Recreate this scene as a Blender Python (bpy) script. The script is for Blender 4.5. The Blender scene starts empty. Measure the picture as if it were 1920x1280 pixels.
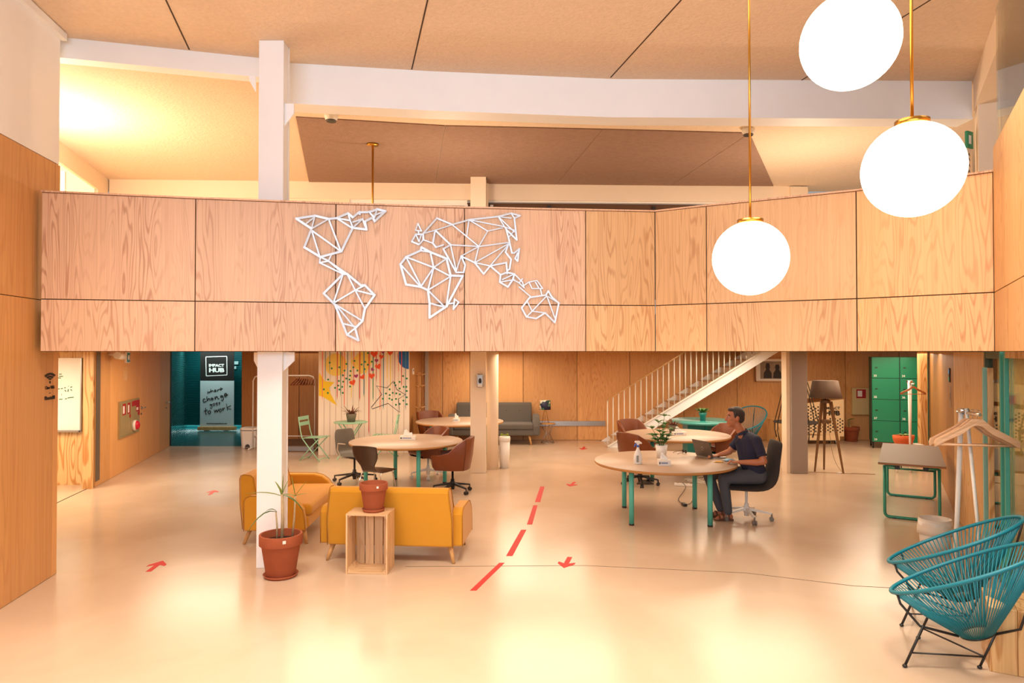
import bpy, math, random
from mathutils import Vector, Matrix
random.seed(7)
PI = math.pi
SC = bpy.context.scene
COL = SC.collection
V = Vector

# ---------------------------------------------------------------- camera
H = 2.2                      # eye height
F = 1280.0                   # focal length in pixels of the 1920x1280 frame (24 mm on a 36 mm sensor)
PITCH = math.radians(0.85)
cam = bpy.data.cameras.new('camera'); cam.lens = 24.0; cam.sensor_width = 36.0
cam.clip_start = 0.05; cam.clip_end = 200
camo = bpy.data.objects.new('camera', cam); COL.objects.link(camo)
camo.location = (0, 0, H); camo.rotation_euler = (PI / 2 + PITCH, 0, 0)
SC.camera = camo
# ---------------------------------------------------------------- world, exposure
w = bpy.data.worlds.new('world'); SC.world = w; w.use_nodes = True
w.node_tree.nodes['Background'].inputs[0].default_value = (1.0, 0.955, 0.90, 1)
w.node_tree.nodes['Background'].inputs[1].default_value = 0.24
SC.view_settings.view_transform = 'Standard'; SC.view_settings.look = 'None'
SC.view_settings.gamma = 1.0; SC.view_settings.use_curve_mapping = False
SC.view_settings.exposure = 0.62
SC.cycles.caustics_reflective = False; SC.cycles.caustics_refractive = False
WARM = (1.0, 0.82, 0.60)
# ---------------------------------------------------------------- lamps of the place and added fill lights
def area(name, loc, sx, sy, power, col=WARM, rot=(0, 0, 0), spread=180):
    l = bpy.data.lights.new(name, 'AREA'); l.shape = 'RECTANGLE'; l.size = sx; l.size_y = sy
    l.energy = power; l.color = col; l.spread = math.radians(spread)
    o = bpy.data.objects.new(name, l); COL.objects.link(o); o.location = loc; o.rotation_euler = rot
    return o
def point(name, loc, power, col=WARM, r=0.15):
    l = bpy.data.lights.new(name, 'POINT'); l.energy = power; l.color = col; l.shadow_soft_size = r
    o = bpy.data.objects.new(name, l); COL.objects.link(o); o.location = loc
    return o
# glazed street front behind the camera: cool daylight
area('daylight_front_glazing', (-2.0, -3.0, 3.7), 9.0, 2.8, 260, (0.74, 0.87, 1.0), (math.radians(106), 0, math.radians(-4)), 140)
# broad unseen fill lights, added to brighten the space under the mezzanine
for lx, ly, pw in ((-2.6, 9.6, 24), (0.6, 9.6, 24), (3.6, 9.8, 24), (-5.4, 12.0, 34), (-2.4, 12.6, 30), (0.6, 13.4, 30), (3.4, 12.8, 30),
                   (6.6, 12.2, 30), (-0.4, 15.6, 30), (4.6, 14.6, 30), (8.0, 14.4, 30), (-4.4, 15.6, 8)):
    area('soffit_fill', (lx, ly, 2.16), 1.7, 1.7, pw)
area('side_room_lamp', (-7.6, 9.5, 2.17), 1.6, 1.6, 70, (1.0, 0.84, 0.6))
area('corridor_lamp', (-8.6, 18.6, 2.6), 2.0, 0.3, 34, (0.75, 1.0, 0.97))
area('corridor_floor_strip', (-8.4, 19.55, 0.10), 2.2, 0.06, 3, (0.75, 1.0, 0.97))
area('glass_room_fill', (6.9, 8.2, 2.16), 1.2, 1.2, 60)  # unseen fill light, added to brighten the room behind the glass
# lamps on the mezzanine, washing the ceiling
point('mezzanine_lamp', (-6.2, 8.9, 4.5), 120, (1.0, 0.86, 0.68), 0.3)
point('mezzanine_lamp', (-1.0, 10.6, 3.6), 60)
point('mezzanine_lamp', (4.6, 10.6, 3.6), 90)
# hall downlights on the ceiling in front of the mezzanine
for lx, ly, pw in ((-2.8, 4.3, 62), (0.4, 4.2, 66), (3.0, 4.3, 58)):
    area('ceiling_lamp', (lx, ly, 5.3), 1.6, 1.6, pw, (1.0, 0.86, 0.68), (0, 0, 0), 100)

# ---------------------------------------------------------------- photo geometry helpers (points in metres)
SP, CP = math.sin(PITCH), math.cos(PITCH)
def ray(px, py):
    u = (px - 960) / F; v = (640 - py) / F
    y = CP - v * SP; z = SP + v * CP
    return V((u / y, 1.0, z / y))
def atY(px, py, y):
    d = ray(px, py); return V((d.x * y, y, H + d.z * y))
def onz(px, py, z):
    d = ray(px, py); t = (z - H) / d.z; return V((d.x * t, t, z))
def fl(px, py): return onz(px, py, 0.0)
def onwall(px, py, A, B):
    d = ray(px, py); ax, ay = A[0], A[1]; bx, by = B[0] - ax, B[1] - ay
    t = (ax * by - ay * bx) / (d.x * by - bx)
    return V((d.x * t, t, H + d.z * t))

# ---------------------------------------------------------------- mesh builder
class MB:
    def __init__(s): s.v = []; s.f = []; s.sm = []
    def add(s, vs, fs, sm=False):
        b = len(s.v); s.v += [tuple(x) for x in vs]
        for f in fs: s.f.append(tuple(b + i for i in f)); s.sm.append(sm)
        return s
    def box(s, c, d, rz=0.0, M=None):
        M = M or Matrix.Rotation(rz, 3, 'Z'); c = V(c)
        vs = [c + M @ V((x * d[0] / 2, y * d[1] / 2, z * d[2] / 2)) for x in (-1, 1) for y in (-1, 1) for z in (-1, 1)]
        return s.add(vs, [(0, 1, 3, 2), (4, 6, 7, 5), (0, 4, 5, 1), (2, 3, 7, 6), (0, 2, 6, 4), (1, 5, 7, 3)])
    def b2(s, lo, hi):
        return s.box([(a + b) / 2 for a, b in zip(lo, hi)], [b - a for a, b in zip(lo, hi)])
    def bar(s, p0, p1, wd, ht=None, up=(0, 0, 1), taper=1.0):
        p0 = V(p0); p1 = V(p1); ht = ht or wd; d = (p1 - p0).normalized(); u = V(up)
        if abs(d.dot(u)) > 0.98: u = V((0, 1, 0)) if abs(d.y) < .9 else V((1, 0, 0))
        a = d.cross(u).normalized(); b = a.cross(d).normalized()
        vs = [p + a * (i * wd / 2 * k) + b * (j * ht / 2 * k) for p, k in ((p0, 1), (p1, taper)) for i, j in ((-1, -1), (1, -1), (1, 1), (-1, 1))]
        return s.add(vs, [(3, 2, 1, 0), (4, 5, 6, 7), (0, 1, 5, 4), (1, 2, 6, 5), (2, 3, 7, 6), (3, 0, 4, 7)])
    def tube(s, pts, r, n=8, closed=False, sq=1.0):
        pts = [V(p) for p in pts]; N = len(pts); rs = r if isinstance(r, (list, tuple)) else [r] * N
        T = []
        for i in range(N):
            if closed: t = pts[(i + 1) % N] - pts[i - 1]
            else: t = pts[min(i + 1, N - 1)] - pts[max(i - 1, 0)]
            T.append(t.normalized() if t.length > 1e-9 else V((0, 0, 1)))
        u = T[0].cross(V((0, 0, 1)))
        if u.length < 1e-3: u = T[0].cross(V((0, 1, 0)))
        u.normalize(); vs = []
        for i in range(N):
            u = (u - T[i] * u.dot(T[i]));
            if u.length < 1e-6: u = T[i].orthogonal()
            u.normalize(); b = T[i].cross(u)
            for k in range(n):
                a = 2 * PI * k / n; vs.append(pts[i] + (u * math.cos(a) + b * (math.sin(a) * sq)) * rs[i])
        fs = []
        for i in range(N if closed else N - 1):
            j = (i + 1) % N
            for k in range(n):
                m = (k + 1) % n; fs.append((i * n + k, i * n + m, j * n + m, j * n + k))
        s.add(vs, fs, True)
        if not closed:
            b0 = len(s.v) - len(vs)
            s.f.append(tuple(b0 + k for k in reversed(range(n)))); s.sm.append(False)
            s.f.append(tuple(b0 + (N - 1) * n + k for k in range(n))); s.sm.append(False)
        return s
    def lathe(s, prof, n=24, c=(0, 0, 0), sx=1.0, sy=1.0):
        vs = []; c = V(c)
        for r, z in prof:
            for k in range(n):
                a = 2 * PI * k / n; vs.append(c + V((r * sx * math.cos(a), r * sy * math.sin(a), z)))
        fs = []
        for i in range(len(prof) - 1):
            for k in range(n):
                m = (k + 1) % n; fs.append((i * n + k, i * n + m, (i + 1) * n + m, (i + 1) * n + k))
        s.add(vs, fs, True); b0 = len(s.v) - len(vs)
        if prof[0][0] > 1e-4: s.f.append(tuple(b0 + k for k in reversed(range(n)))); s.sm.append(False)
        if prof[-1][0] > 1e-4: s.f.append(tuple(b0 + (len(prof) - 1) * n + k for k in range(n))); s.sm.append(False)
        return s
    def prism(s, poly, f0, f1):
        """polygon (2-D) mapped by f0 and f1 to its two faces"""
        n = len(poly); vs = [f0(*p) for p in poly] + [f1(*p) for p in poly]
        return s.add(vs, [tuple(reversed(range(n))), tuple(range(n, 2 * n))] + [(i, (i + 1) % n, n + (i + 1) % n, n + i) for i in range(n)])
    def ball(s, c, r, n=12, m=8):
        r = r if isinstance(r, (tuple, list)) else (r, r, r); c = V(c)
        vs = [c + V((0, 0, -r[2]))]
        for i in range(1, m):
            t = -PI / 2 + PI * i / m
            for k in range(n):
                a = 2 * PI * k / n; vs.append(c + V((r[0] * math.cos(t) * math.cos(a), r[1] * math.cos(t) * math.sin(a), r[2] * math.sin(t))))
        vs.append(c + V((0, 0, r[2]))); L = len(vs) - 1; fs = []
        for k in range(n):
            q = (k + 1) % n; fs.append((0, 1 + q, 1 + k)); fs.append((L, L - n + k, L - n + q))
            for i in range(m - 2): fs.append((1 + i * n + k, 1 + i * n + q, 1 + (i + 1) * n + q, 1 + (i + 1) * n + k))
        return s.add(vs, fs, True)
    def loft(s, rings, sm=True, cap=True):
        n = len(rings[0]); vs = [p for r in rings for p in r]; fs = []
        for i in range(len(rings) - 1):
            for k in range(n):
                m = (k + 1) % n; fs.append((i * n + k, i * n + m, (i + 1) * n + m, (i + 1) * n + k))
        if cap: fs += [tuple(reversed(range(n))), tuple((len(rings) - 1) * n + k for k in range(n))]
        return s.add(vs, fs, sm)
    def grid(s, rows, sm=True):
        n = len(rows[0]); vs = [p for r in rows for p in r]
        return s.add(vs, [(i * n + k, i * n + k + 1, (i + 1) * n + k + 1, (i + 1) * n + k) for i in range(len(rows) - 1) for k in range(n - 1)], sm)
    def mesh(s, name):
        me = bpy.data.meshes.new(name); me.from_pydata(s.v, [], s.f); me.polygons.foreach_set('use_smooth', s.sm); me.update()
        return me
    def build(s, name, mat, parent=None, loc=None, rot=None, bevel=0, seg=2, sub=0, solid=0, soft=False):
        me = s.mesh(name); me.materials.append(mat)
        if soft: me.polygons.foreach_set('use_smooth', [True] * len(me.polygons))
        return link(name, me, parent, loc, rot, bevel, seg, sub, solid)
def link(name, me, parent=None, loc=None, rot=None, bevel=0, seg=2, sub=0, solid=0):
    o = bpy.data.objects.new(name, me); COL.objects.link(o)
    if parent: o.parent = parent
    if loc is not None: o.location = loc
    if rot is not None: o.rotation_euler = (0, 0, rot) if isinstance(rot, (int, float)) else rot
    if solid:
        m = o.modifiers.new('solid', 'SOLIDIFY'); m.thickness = solid; m.offset = 0
    if bevel:
        m = o.modifiers.new('bevel', 'BEVEL'); m.width = bevel; m.segments = seg; m.limit_method = 'ANGLE'; m.harden_normals = False
    if sub:
        m = o.modifiers.new('sub', 'SUBSURF'); m.levels = sub; m.render_levels = sub
    return o
def tag(o, label, cat, group=None):
    o['label'] = label; o['category'] = cat
    if group: o['group'] = group
    return o
def thing(name, label, cat, loc=(0, 0, 0), rz=0.0, group=None):
    o = bpy.data.objects.new(name, None); COL.objects.link(o); o.empty_display_size = .1
    o.location = loc; o.rotation_euler = (0, 0, rz); return tag(o, label, cat, group)
def struct(o): o['kind'] = 'structure'; return o
def stuff(o): o['kind'] = 'stuff'; return o
def copy_tree(o, label=None, loc=None, rz=None, parent=None):
    c = o.copy(); COL.objects.link(c); c.parent = parent
    if label: c['label'] = label
    if loc is not None: c.location = loc
    if rz is not None: c.rotation_euler = (0, 0, rz)
    for ch in o.children: copy_tree(ch, parent=c)
    return c
def face(dx, dy): return math.atan2(dy, dx) - PI / 2       # rotation that turns local +y to (dx, dy)

# ---------------------------------------------------------------- materials
def lin(c):
    c = c / 255.0
    return c / 12.92 if c <= .04045 else ((c + .055) / 1.055) ** 2.4
def rgb(r, g, b): return (lin(r), lin(g), lin(b), 1.0)
MATS = {}
def mat(name, col, rough=.5, metal=0.0, bump=0.0, bscale=80, var=0.0, vscale=6, spec=.5, sheen=0, emit=0, trans=0, coat=0, alpha=1, bstretch=(1, 1, 1)):
    if name in MATS: return MATS[name]
    m = bpy.data.materials.new(name); m.use_nodes = True; nt = m.node_tree; b = nt.nodes['Principled BSDF']
    b.inputs['Base Color'].default_value = col; b.inputs['Roughness'].default_value = rough; b.inputs['Metallic'].default_value = metal
    b.inputs['Specular IOR Level'].default_value = spec; b.inputs['Coat Weight'].default_value = coat; b.inputs['Transmission Weight'].default_value = trans
    b.inputs['Sheen Weight'].default_value = sheen; b.inputs['Alpha'].default_value = alpha
    if emit: b.inputs['Emission Color'].default_value = col; b.inputs['Emission Strength'].default_value = emit
    tc = nt.nodes.new('ShaderNodeTexCoord'); mp = nt.nodes.new('ShaderNodeMapping'); nt.links.new(tc.outputs['Object'], mp.inputs[0]); mp.inputs['Scale'].default_value = bstretch
    if var:
        n = nt.nodes.new('ShaderNodeTexNoise'); n.inputs['Scale'].default_value = vscale; n.inputs['Detail'].default_value = 4; nt.links.new(mp.outputs[0], n.inputs[0])
        x = nt.nodes.new('ShaderNodeMix'); x.data_type = 'RGBA'; x.inputs[6].default_value = tuple(c * (1 - var) for c in col[:3]) + (1,)
        x.inputs[7].default_value = tuple(min(1, c * (1 + var)) for c in col[:3]) + (1,); nt.links.new(n.outputs[0], x.inputs[0]); nt.links.new(x.outputs[2], b.inputs['Base Color'])
    if bump:
        n = nt.nodes.new('ShaderNodeTexNoise'); n.inputs['Scale'].default_value = bscale; n.inputs['Detail'].default_value = 3; nt.links.new(mp.outputs[0], n.inputs[0])
        p = nt.nodes.new('ShaderNodeBump'); p.inputs['Strength'].default_value = bump; p.inputs['Distance'].default_value = .01
        nt.links.new(n.outputs[0], p.inputs['Height']); nt.links.new(p.outputs[0], b.inputs['Normal'])
    MATS[name] = m; return m
def wood(name, light, dark, rings=9.0, sx=8.0, sz=.75, amt=.62, rough=.42, axis='z', shade=.10):
    """veneer with cathedral grain running along the axis: contour lines of a stretched noise, other figure on each board"""
    if name in MATS: return MATS[name]
    m = bpy.data.materials.new(name); m.use_nodes = True; nt = m.node_tree; L = nt.links.new; b = nt.nodes['Principled BSDF']
    N = nt.nodes.new
    tc = N('ShaderNodeTexCoord'); oi = N('ShaderNodeObjectInfo'); k = N('ShaderNodeMath'); k.operation = 'MULTIPLY'; k.inputs[1].default_value = 57.0; L(oi.outputs['Random'], k.inputs[0])
    def mp(a, c):
        q = N('ShaderNodeMapping'); q.inputs['Scale'].default_value = (a, a, c) if axis == 'z' else ((c, a, a) if axis == 'x' else (a, c, a)); L(tc.outputs['Object'], q.inputs[0]); L(k.outputs[0], q.inputs['Location']); return q
    a = mp(sx, sz); n = N('ShaderNodeTexNoise'); n.inputs['Scale'].default_value = 1; n.inputs['Detail'].default_value = 1.6; n.inputs['Roughness'].default_value = .35; L(a.outputs[0], n.inputs[0])
    x = N('ShaderNodeMath'); x.operation = 'MULTIPLY'; x.inputs[1].default_value = rings * 2 * PI; L(n.outputs[0], x.inputs[0])
    s = N('ShaderNodeMath'); s.operation = 'SINE'; L(x.outputs[0], s.inputs[0])
    r = N('ShaderNodeMapRange'); r.inputs[1].default_value = .25; r.inputs[2].default_value = 1.0; r.inputs[3].default_value = 0; r.inputs[4].default_value = amt; L(s.outputs[0], r.inputs[0])
    # figured strips only: the cathedrals alternate with quiet straight grain
    q = mp(2.1, .05); g0 = N('ShaderNodeTexNoise'); g0.inputs['Scale'].default_value = 1; g0.inputs['Detail'].default_value = 1; L(q.outputs[0], g0.inputs[0])
    gr = N('ShaderNodeMapRange'); gr.inputs[1].default_value = .38; gr.inputs[2].default_value = .58; gr.inputs[3].default_value = .25; gr.inputs[4].default_value = 1; L(g0.outputs[0], gr.inputs[0])
    mu = N('ShaderNodeMath'); mu.operation = 'MULTIPLY'; L(r.outputs[0], mu.inputs[0]); L(gr.outputs[0], mu.inputs[1])
    f = mp(55, .9); fn = N('ShaderNodeTexNoise'); fn.inputs['Scale'].default_value = 1; fn.inputs['Detail'].default_value = 3; L(f.outputs[0], fn.inputs[0])
    fr = N('ShaderNodeMapRange'); fr.inputs[1].default_value = .35; fr.inputs[2].default_value = .8; fr.inputs[3].default_value = 0; fr.inputs[4].default_value = .35; L(fn.outputs[0], fr.inputs[0])
    ad = N('ShaderNodeMath'); ad.operation = 'ADD'; ad.use_clamp = True; L(mu.outputs[0], ad.inputs[0]); L(fr.outputs[0], ad.inputs[1])
    mx = N('ShaderNodeMix'); mx.data_type = 'RGBA'; mx.inputs[6].default_value = light; mx.inputs[7].default_value = dark; L(ad.outputs[0], mx.inputs[0])
    hs = N('ShaderNodeHueSaturation'); L(mx.outputs[2], hs.inputs['Color'])
    vr = N('ShaderNodeMapRange'); vr.inputs[3].default_value = 1 - shade; vr.inputs[4].default_value = 1 + shade; L(oi.outputs['Random'], vr.inputs[0]); L(vr.outputs[0], hs.inputs['Value'])
    L(hs.outputs[0], b.inputs['Base Color']); b.inputs['Roughness'].default_value = rough
    MATS[name] = m; return m
def glassmat(name, tint, rough=0.0, refl=.12):
    if name in MATS: return MATS[name]
    m = bpy.data.materials.new(name); m.use_nodes = True; nt = m.node_tree; nt.nodes.remove(nt.nodes['Principled BSDF'])
    t = nt.nodes.new('ShaderNodeBsdfTransparent'); t.inputs[0].default_value = tint; g = nt.nodes.new('ShaderNodeBsdfGlossy'); g.inputs['Roughness'].default_value = rough
    lw = nt.nodes.new('ShaderNodeLayerWeight'); lw.inputs[0].default_value = .25; r = nt.nodes.new('ShaderNodeMapRange'); r.inputs[3].default_value = refl * .5; r.inputs[4].default_value = .8
    nt.links.new(lw.outputs['Fresnel'], r.inputs[0]); mx = nt.nodes.new('ShaderNodeMixShader'); nt.links.new(r.outputs[0], mx.inputs[0]); nt.links.new(t.outputs[0], mx.inputs[1]); nt.links.new(g.outputs[0], mx.inputs[2])
    nt.links.new(mx.outputs[0], nt.nodes['Material Output'].inputs[0]); MATS[name] = m; return m
W_BAL = wood('veneer_pale', rgb(226, 184, 148), rgb(178, 122, 88), rings=15)
W_BAR = wood('veneer_honey', rgb(234, 188, 134), rgb(192, 132, 80), rings=15)
W_LEFT = wood('veneer_amber', rgb(222, 164, 102), rgb(190, 126, 66), rings=10, amt=.3, sx=6, sz=.3)
W_BACK = wood('veneer_orange', rgb(222, 166, 106), rgb(184, 120, 64), rings=13, amt=.42)
W_POST = wood('pine_post', rgb(230, 186, 128), rgb(190, 126, 64), rings=10, sx=5, amt=.8)
W_CRATE = wood('pine_crate', rgb(222, 184, 140), rgb(180, 128, 84), rings=8, sx=9, sz=1.0, amt=.6)
W_CRATEX = wood('pine_crate_across', rgb(222, 184, 140), rgb(180, 128, 84), rings=8, sx=9, sz=1.0, amt=.6, axis='x')
W_LEG = wood('oak_leg', rgb(206, 156, 98), rgb(170, 116, 64), rings=6, sx=14, sz=1.5, amt=.4)
W_WALNUT = wood('walnut', rgb(120, 84, 50), rgb(84, 56, 32), rings=6, sx=14, sz=1.5, amt=.5)
W_HANG = wood('hanger_beech', rgb(226, 180, 140), rgb(196, 144, 100), rings=5, sx=14, sz=1.5, amt=.3, axis='x')
W_HANGD = wood('hanger_brown', rgb(150, 84, 44), rgb(110, 58, 30), rings=5, sx=14, sz=1.5, amt=.4, axis='x')
WHITE = mat('white_paint', rgb(244, 243, 244), .55, var=.03, vscale=3)
CREAM = mat('cream_paint', rgb(240, 216, 188), .6, var=.02)
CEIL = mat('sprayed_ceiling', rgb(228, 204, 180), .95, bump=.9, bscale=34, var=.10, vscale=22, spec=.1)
CEILD = mat('ceiling_brown_tone', rgb(156, 126, 110), .95, bump=.9, bscale=34, var=.16, vscale=14, spec=.1)
GAP = mat('dark_joint', rgb(70, 48, 32), .9)
TEAL = mat('teal_paint', rgb(84, 180, 160), .4)
TEALD = mat('teal_wall', rgb(16, 92, 96), .35, var=.1, vscale=8)
MINT = mat('mint_paint', rgb(150, 196, 164), .45)
BLACK = mat('black_metal', rgb(34, 30, 28), .45)
CHROME = mat('chrome', rgb(210, 206, 200), .15, 1.0)
STEEL = mat('brushed_steel', rgb(176, 174, 172), .35, 1.0)
BRASS = mat('brass', rgb(190, 140, 60), .28, 1.0)
PLWHITE = mat('white_plastic', rgb(236, 228, 218), .4)
DKPL = mat('dark_plastic', rgb(64, 56, 50), .5)
RED = mat('red_tape', rgb(196, 40, 36), .6)
TERRA = mat('terracotta', rgb(158, 80, 46), .85, var=.12, vscale=9, bump=.15, bscale=60)
LEAF = mat('leaf', rgb(66, 112, 44), .45, var=.25, vscale=14)
LEAFY = mat('leaf_yellowish', rgb(128, 146, 62), .5, var=.2, vscale=14)
DRY = mat('dried_leaf', rgb(110, 62, 44), .8)
SOIL = mat('soil', rgb(70, 50, 36), 1.0, bump=.6, bscale=90)
YEL = mat('mustard_fabric', rgb(206, 142, 24), .85, bump=.25, bscale=500, sheen=.2)
PIPE = mat('mustard_piping', rgb(174, 116, 20), .85)
GREYF = mat('grey_fabric', rgb(92, 86, 80), .9, bump=.25, bscale=420, sheen=.2, var=.06, vscale=40)
LEATH = mat('tan_leather', rgb(116, 56, 22), .34, bump=.12, bscale=160, var=.15, vscale=7)
TTOP = mat('table_laminate', rgb(190, 164, 142), .38)
TEDGE = mat('plywood_edge', rgb(178, 122, 62), .6, bump=.1, bscale=30, bstretch=(1, 1, 30))
FOLW = mat('wet_glass_teal', rgb(40, 110, 112), .25)
TISSUE = mat('tissue', rgb(244, 238, 230), .9)

def floor_mat():
    m = bpy.data.materials.new('polished_floor'); m.use_nodes = True; nt = m.node_tree; b = nt.nodes['Principled BSDF']; N = nt.nodes.new; L = nt.links.new
    tc = N('ShaderNodeTexCoord'); n = N('ShaderNodeTexNoise'); n.inputs['Scale'].default_value = .9; n.inputs['Detail'].default_value = 6; n.inputs['Distortion'].default_value = .6; L(tc.outputs['Object'], n.inputs[0])
    x = N('ShaderNodeMix'); x.data_type = 'RGBA'; x.inputs[6].default_value = rgb(188, 162, 138); x.inputs[7].default_value = rgb(212, 188, 164); L(n.outputs[0], x.inputs[0]); L(x.outputs[2], b.inputs['Base Color'])
    r = N('ShaderNodeMapRange'); r.inputs[3].default_value = .14; r.inputs[4].default_value = .28; L(n.outputs[0], r.inputs[0]); L(r.outputs[0], b.inputs['Roughness'])
    n2 = N('ShaderNodeTexNoise'); n2.inputs['Scale'].default_value = 3.5; n2.inputs['Detail'].default_value = 2; L(tc.outputs['Object'], n2.inputs[0])
    p = N('ShaderNodeBump'); p.inputs['Strength'].default_value = .02; p.inputs['Distance'].default_value = .01; L(n2.outputs[0], p.inputs['Height']); L(p.outputs[0], b.inputs['Normal'])
    b.inputs['Specular IOR Level'].default_value = .6
    return m
FLOOR = floor_mat()

# ---------------------------------------------------------------- lettering as flat mesh
def text_mesh(s, size, offset=0.0, extrude=.002, align='LEFT', shear=0):
    c = bpy.data.curves.new('lettering', 'FONT'); c.body = s; c.size = size; c.offset = offset; c.extrude = extrude; c.align_x = align; c.shear = shear; c.resolution_u = 3
    o = bpy.data.objects.new('lettering', c); COL.objects.link(o)
    me = bpy.data.meshes.new_from_object(o.evaluated_get(bpy.context.evaluated_depsgraph_get()))
    bpy.data.objects.remove(o); bpy.data.curves.remove(c)
    return me
def text(name, s, size, m, parent, loc, rz=0.0, offset=0.0, align='LEFT', width=None, shear=0):
    """upright lettering, readable from local -y (turned by rz)"""
    me = text_mesh(s, size, offset, .002, align, shear); me.materials.clear(); me.materials.append(m)
    o = link(name, me, parent, loc, (PI / 2, 0, rz))
    if width:
        xs = [v.co.x for v in me.vertices]; k = width / (max(xs) - min(xs)); o.scale = (k, 1, 1)
    return o
# ================================================================ STRUCTURE
def wall_panels(name, A, B, z0, z1, xs, zs, m, backm=None, thick=.02, gap=.007, back=.10):
    """a wall from plan point A (left, as seen from the hall) to B (right); xs, zs: joints; boards are children"""
    A = V((A[0], A[1], 0)); B = V((B[0], B[1], 0)); d = B - A; Lw = d.length; rz = math.atan2(d.y, d.x)
    root = MB().b2((0, thick * .55, 0), (Lw, thick + back, z1 - z0)).build(name, backm or GAP, None, (A.x, A.y, z0), rz); struct(root)
    X = [0] + sorted(xs) + [Lw]; Z = [0] + sorted(z - z0 for z in zs) + [z1 - z0]
    for i in range(len(X) - 1):
        for j in range(len(Z) - 1):
            g = gap / 2
            MB().b2((0, 0, 0), (X[i + 1] - X[i] - 2 * g, thick, Z[j + 1] - Z[j] - 2 * g)).build('panel', m, root, (X[i] + g, 0, Z[j] + g), bevel=.0015, seg=1)
    return root
def along(A, B, px, py=700):
    """distance from A on the wall A-B at picture column px"""
    p = onwall(px, py, A, B); return math.hypot(p.x - A[0], p.y - A[1])
def wall_frame(A, B):
    d = V((B[0] - A[0], B[1] - A[1])); return math.atan2(d.y, d.x)

# floor
fl_ = MB().b2((-15, -4, -.12), (15, 22, 0)).build('floor', FLOOR); struct(fl_)
def floor_line(name, pts, wd, m):
    b = MB()
    for p, q in zip(pts[:-1], pts[1:]): b.bar((p.x, p.y, .0008), (q.x, q.y, .0008), wd, .0016)
    return struct(b.build(name, m))
floor_line('trim_1', [fl(760, 1062), fl(1100, 1060), fl(1400, 1074), fl(1600, 1098), fl(1920, 1115)], .006, GAP)
floor_line('trim_2', [fl(95, 948), fl(165, 915)], .02, BLACK)
c = [fl(320, 836), fl(453, 836), fl(453, 800), fl(345, 800)]
struct(MB().prism([(p.x, p.y) for p in c], lambda x, y: (x, y, 0), lambda x, y: (x, y, .003)).build('floor_corridor', mat('corridor_floor', rgb(28, 92, 94), .22)))

# left wall, wood below and white above
LA, LB = V((-4.365, 5.82)), V((-4.51, 6.74)); dl = (LA - LB).normalized(); LB = LB - dl * .07; LA = LA + dl * 4.4
Lw = (LB - LA).length
wl = wall_panels('wall_left', LA, LB, 0, 4.06, [Lw - .10, Lw - 1.32, Lw - 2.54, Lw - 3.76], [2.69], W_LEFT)
wu = MB().b2((0, .0, 0), (Lw - .03, .12, 1.34)).build('wall_left_upper', WHITE, None, (LA.x, LA.y, 4.062), wall_frame(LA, LB)); struct(wu)
struct(MB().b2((0, -.05, 0), (Lw, 0, .07)).build('trim_3', WHITE, None, (LA.x, LA.y, 5.32), wall_frame(LA, LB)))

# mezzanine parapet: facetted front of veneer boards
TOPZ, SEAM, BOT = 3.69, 2.69, 2.2
bp = [onz(px, py, TOPZ) for px, py in ((78, 360), (367, 372.5), (630, 382.5), (871, 390), (1098, 394.5), (1228, 397))]
bq = [onz(px, py, TOPZ) for px, py in ((1324, 386.5), (1605, 358), (1862, 322))]
BAL = [V((p.x, p.y)) for p in bp + bq]
for i in range(len(BAL) - 1):
    wall_panels('wall_mezzanine', BAL[i], BAL[i + 1], BOT, TOPZ, [], [SEAM], W_BAL if i < 4 else W_BAR, back=.08, gap=.009)
b = MB()
for i in range(len(BAL) - 1):
    p, q = BAL[i], BAL[i + 1]; n = V((-(q - p).y, (q - p).x)).normalized() * .05
    b.bar((p.x + n.x, p.y + n.y, TOPZ + .008), (q.x + n.x, q.y + n.y, TOPZ + .008), .125, .016)
struct(b.build('trim_4', W_BAL))
def bal_hit(px, py, off=.0):
    for i in range(len(BAL) - 1):
        u = (px - 960) / F
        if BAL[i].x / BAL[i].y - .002 <= u <= BAL[i + 1].x / BAL[i + 1].y + .002:
            p = onwall(px, py, BAL[i], BAL[i + 1]); n = V((-(BAL[i + 1] - BAL[i]).y, (BAL[i + 1] - BAL[i]).x, 0)).normalized(); return p - n * off
# the right hand wall line: parapet turns towards the hall, glass and timber below it
RD = V((-.483, -.876)); RA = BAL[-1].copy()
def RP(t): return RA + RD * t            # t > 0 towards the camera
wr = wall_panels('wall_right_upper', RP(0), RP(3.4), BOT, 3.89, [.62, 1.84, 3.06], [SEAM], W_BAR, back=.08)
def r_t(y): return (y - RA.y) / RD.y
# timber part of the right wall below (far to near), then glazing
RF, RJ, RG, RE = RP(r_t(14.6)), RP(r_t(9.25)), V((4.985, 7.22)), V((3.69, 4.5))
W_DOOR = wood('veneer_brown', rgb(178, 122, 66), rgb(146, 94, 48), rings=6, amt=.3)
wall_panels('wall_right', RF, RJ, 0, 2.6, [along(RF, RJ, 1743), along(RF, RJ, 1768), along(RF, RJ, 1775)], [], W_DOOR)
wall_panels('wall_right_timber', RJ, RG, 0, 2.2, [.14, (RG - RJ).length * .62], [], W_POST)
# post in front of the lockers' end
pa = atY(1726, 700, 14.55); pb = atY(1739, 700, 14.55)
struct(MB().b2((0, 0, 0), (pb.x - pa.x, .12, 2.2)).build('trim_5', W_POST, None, (pa.x, pa.y, 0)))

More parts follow.
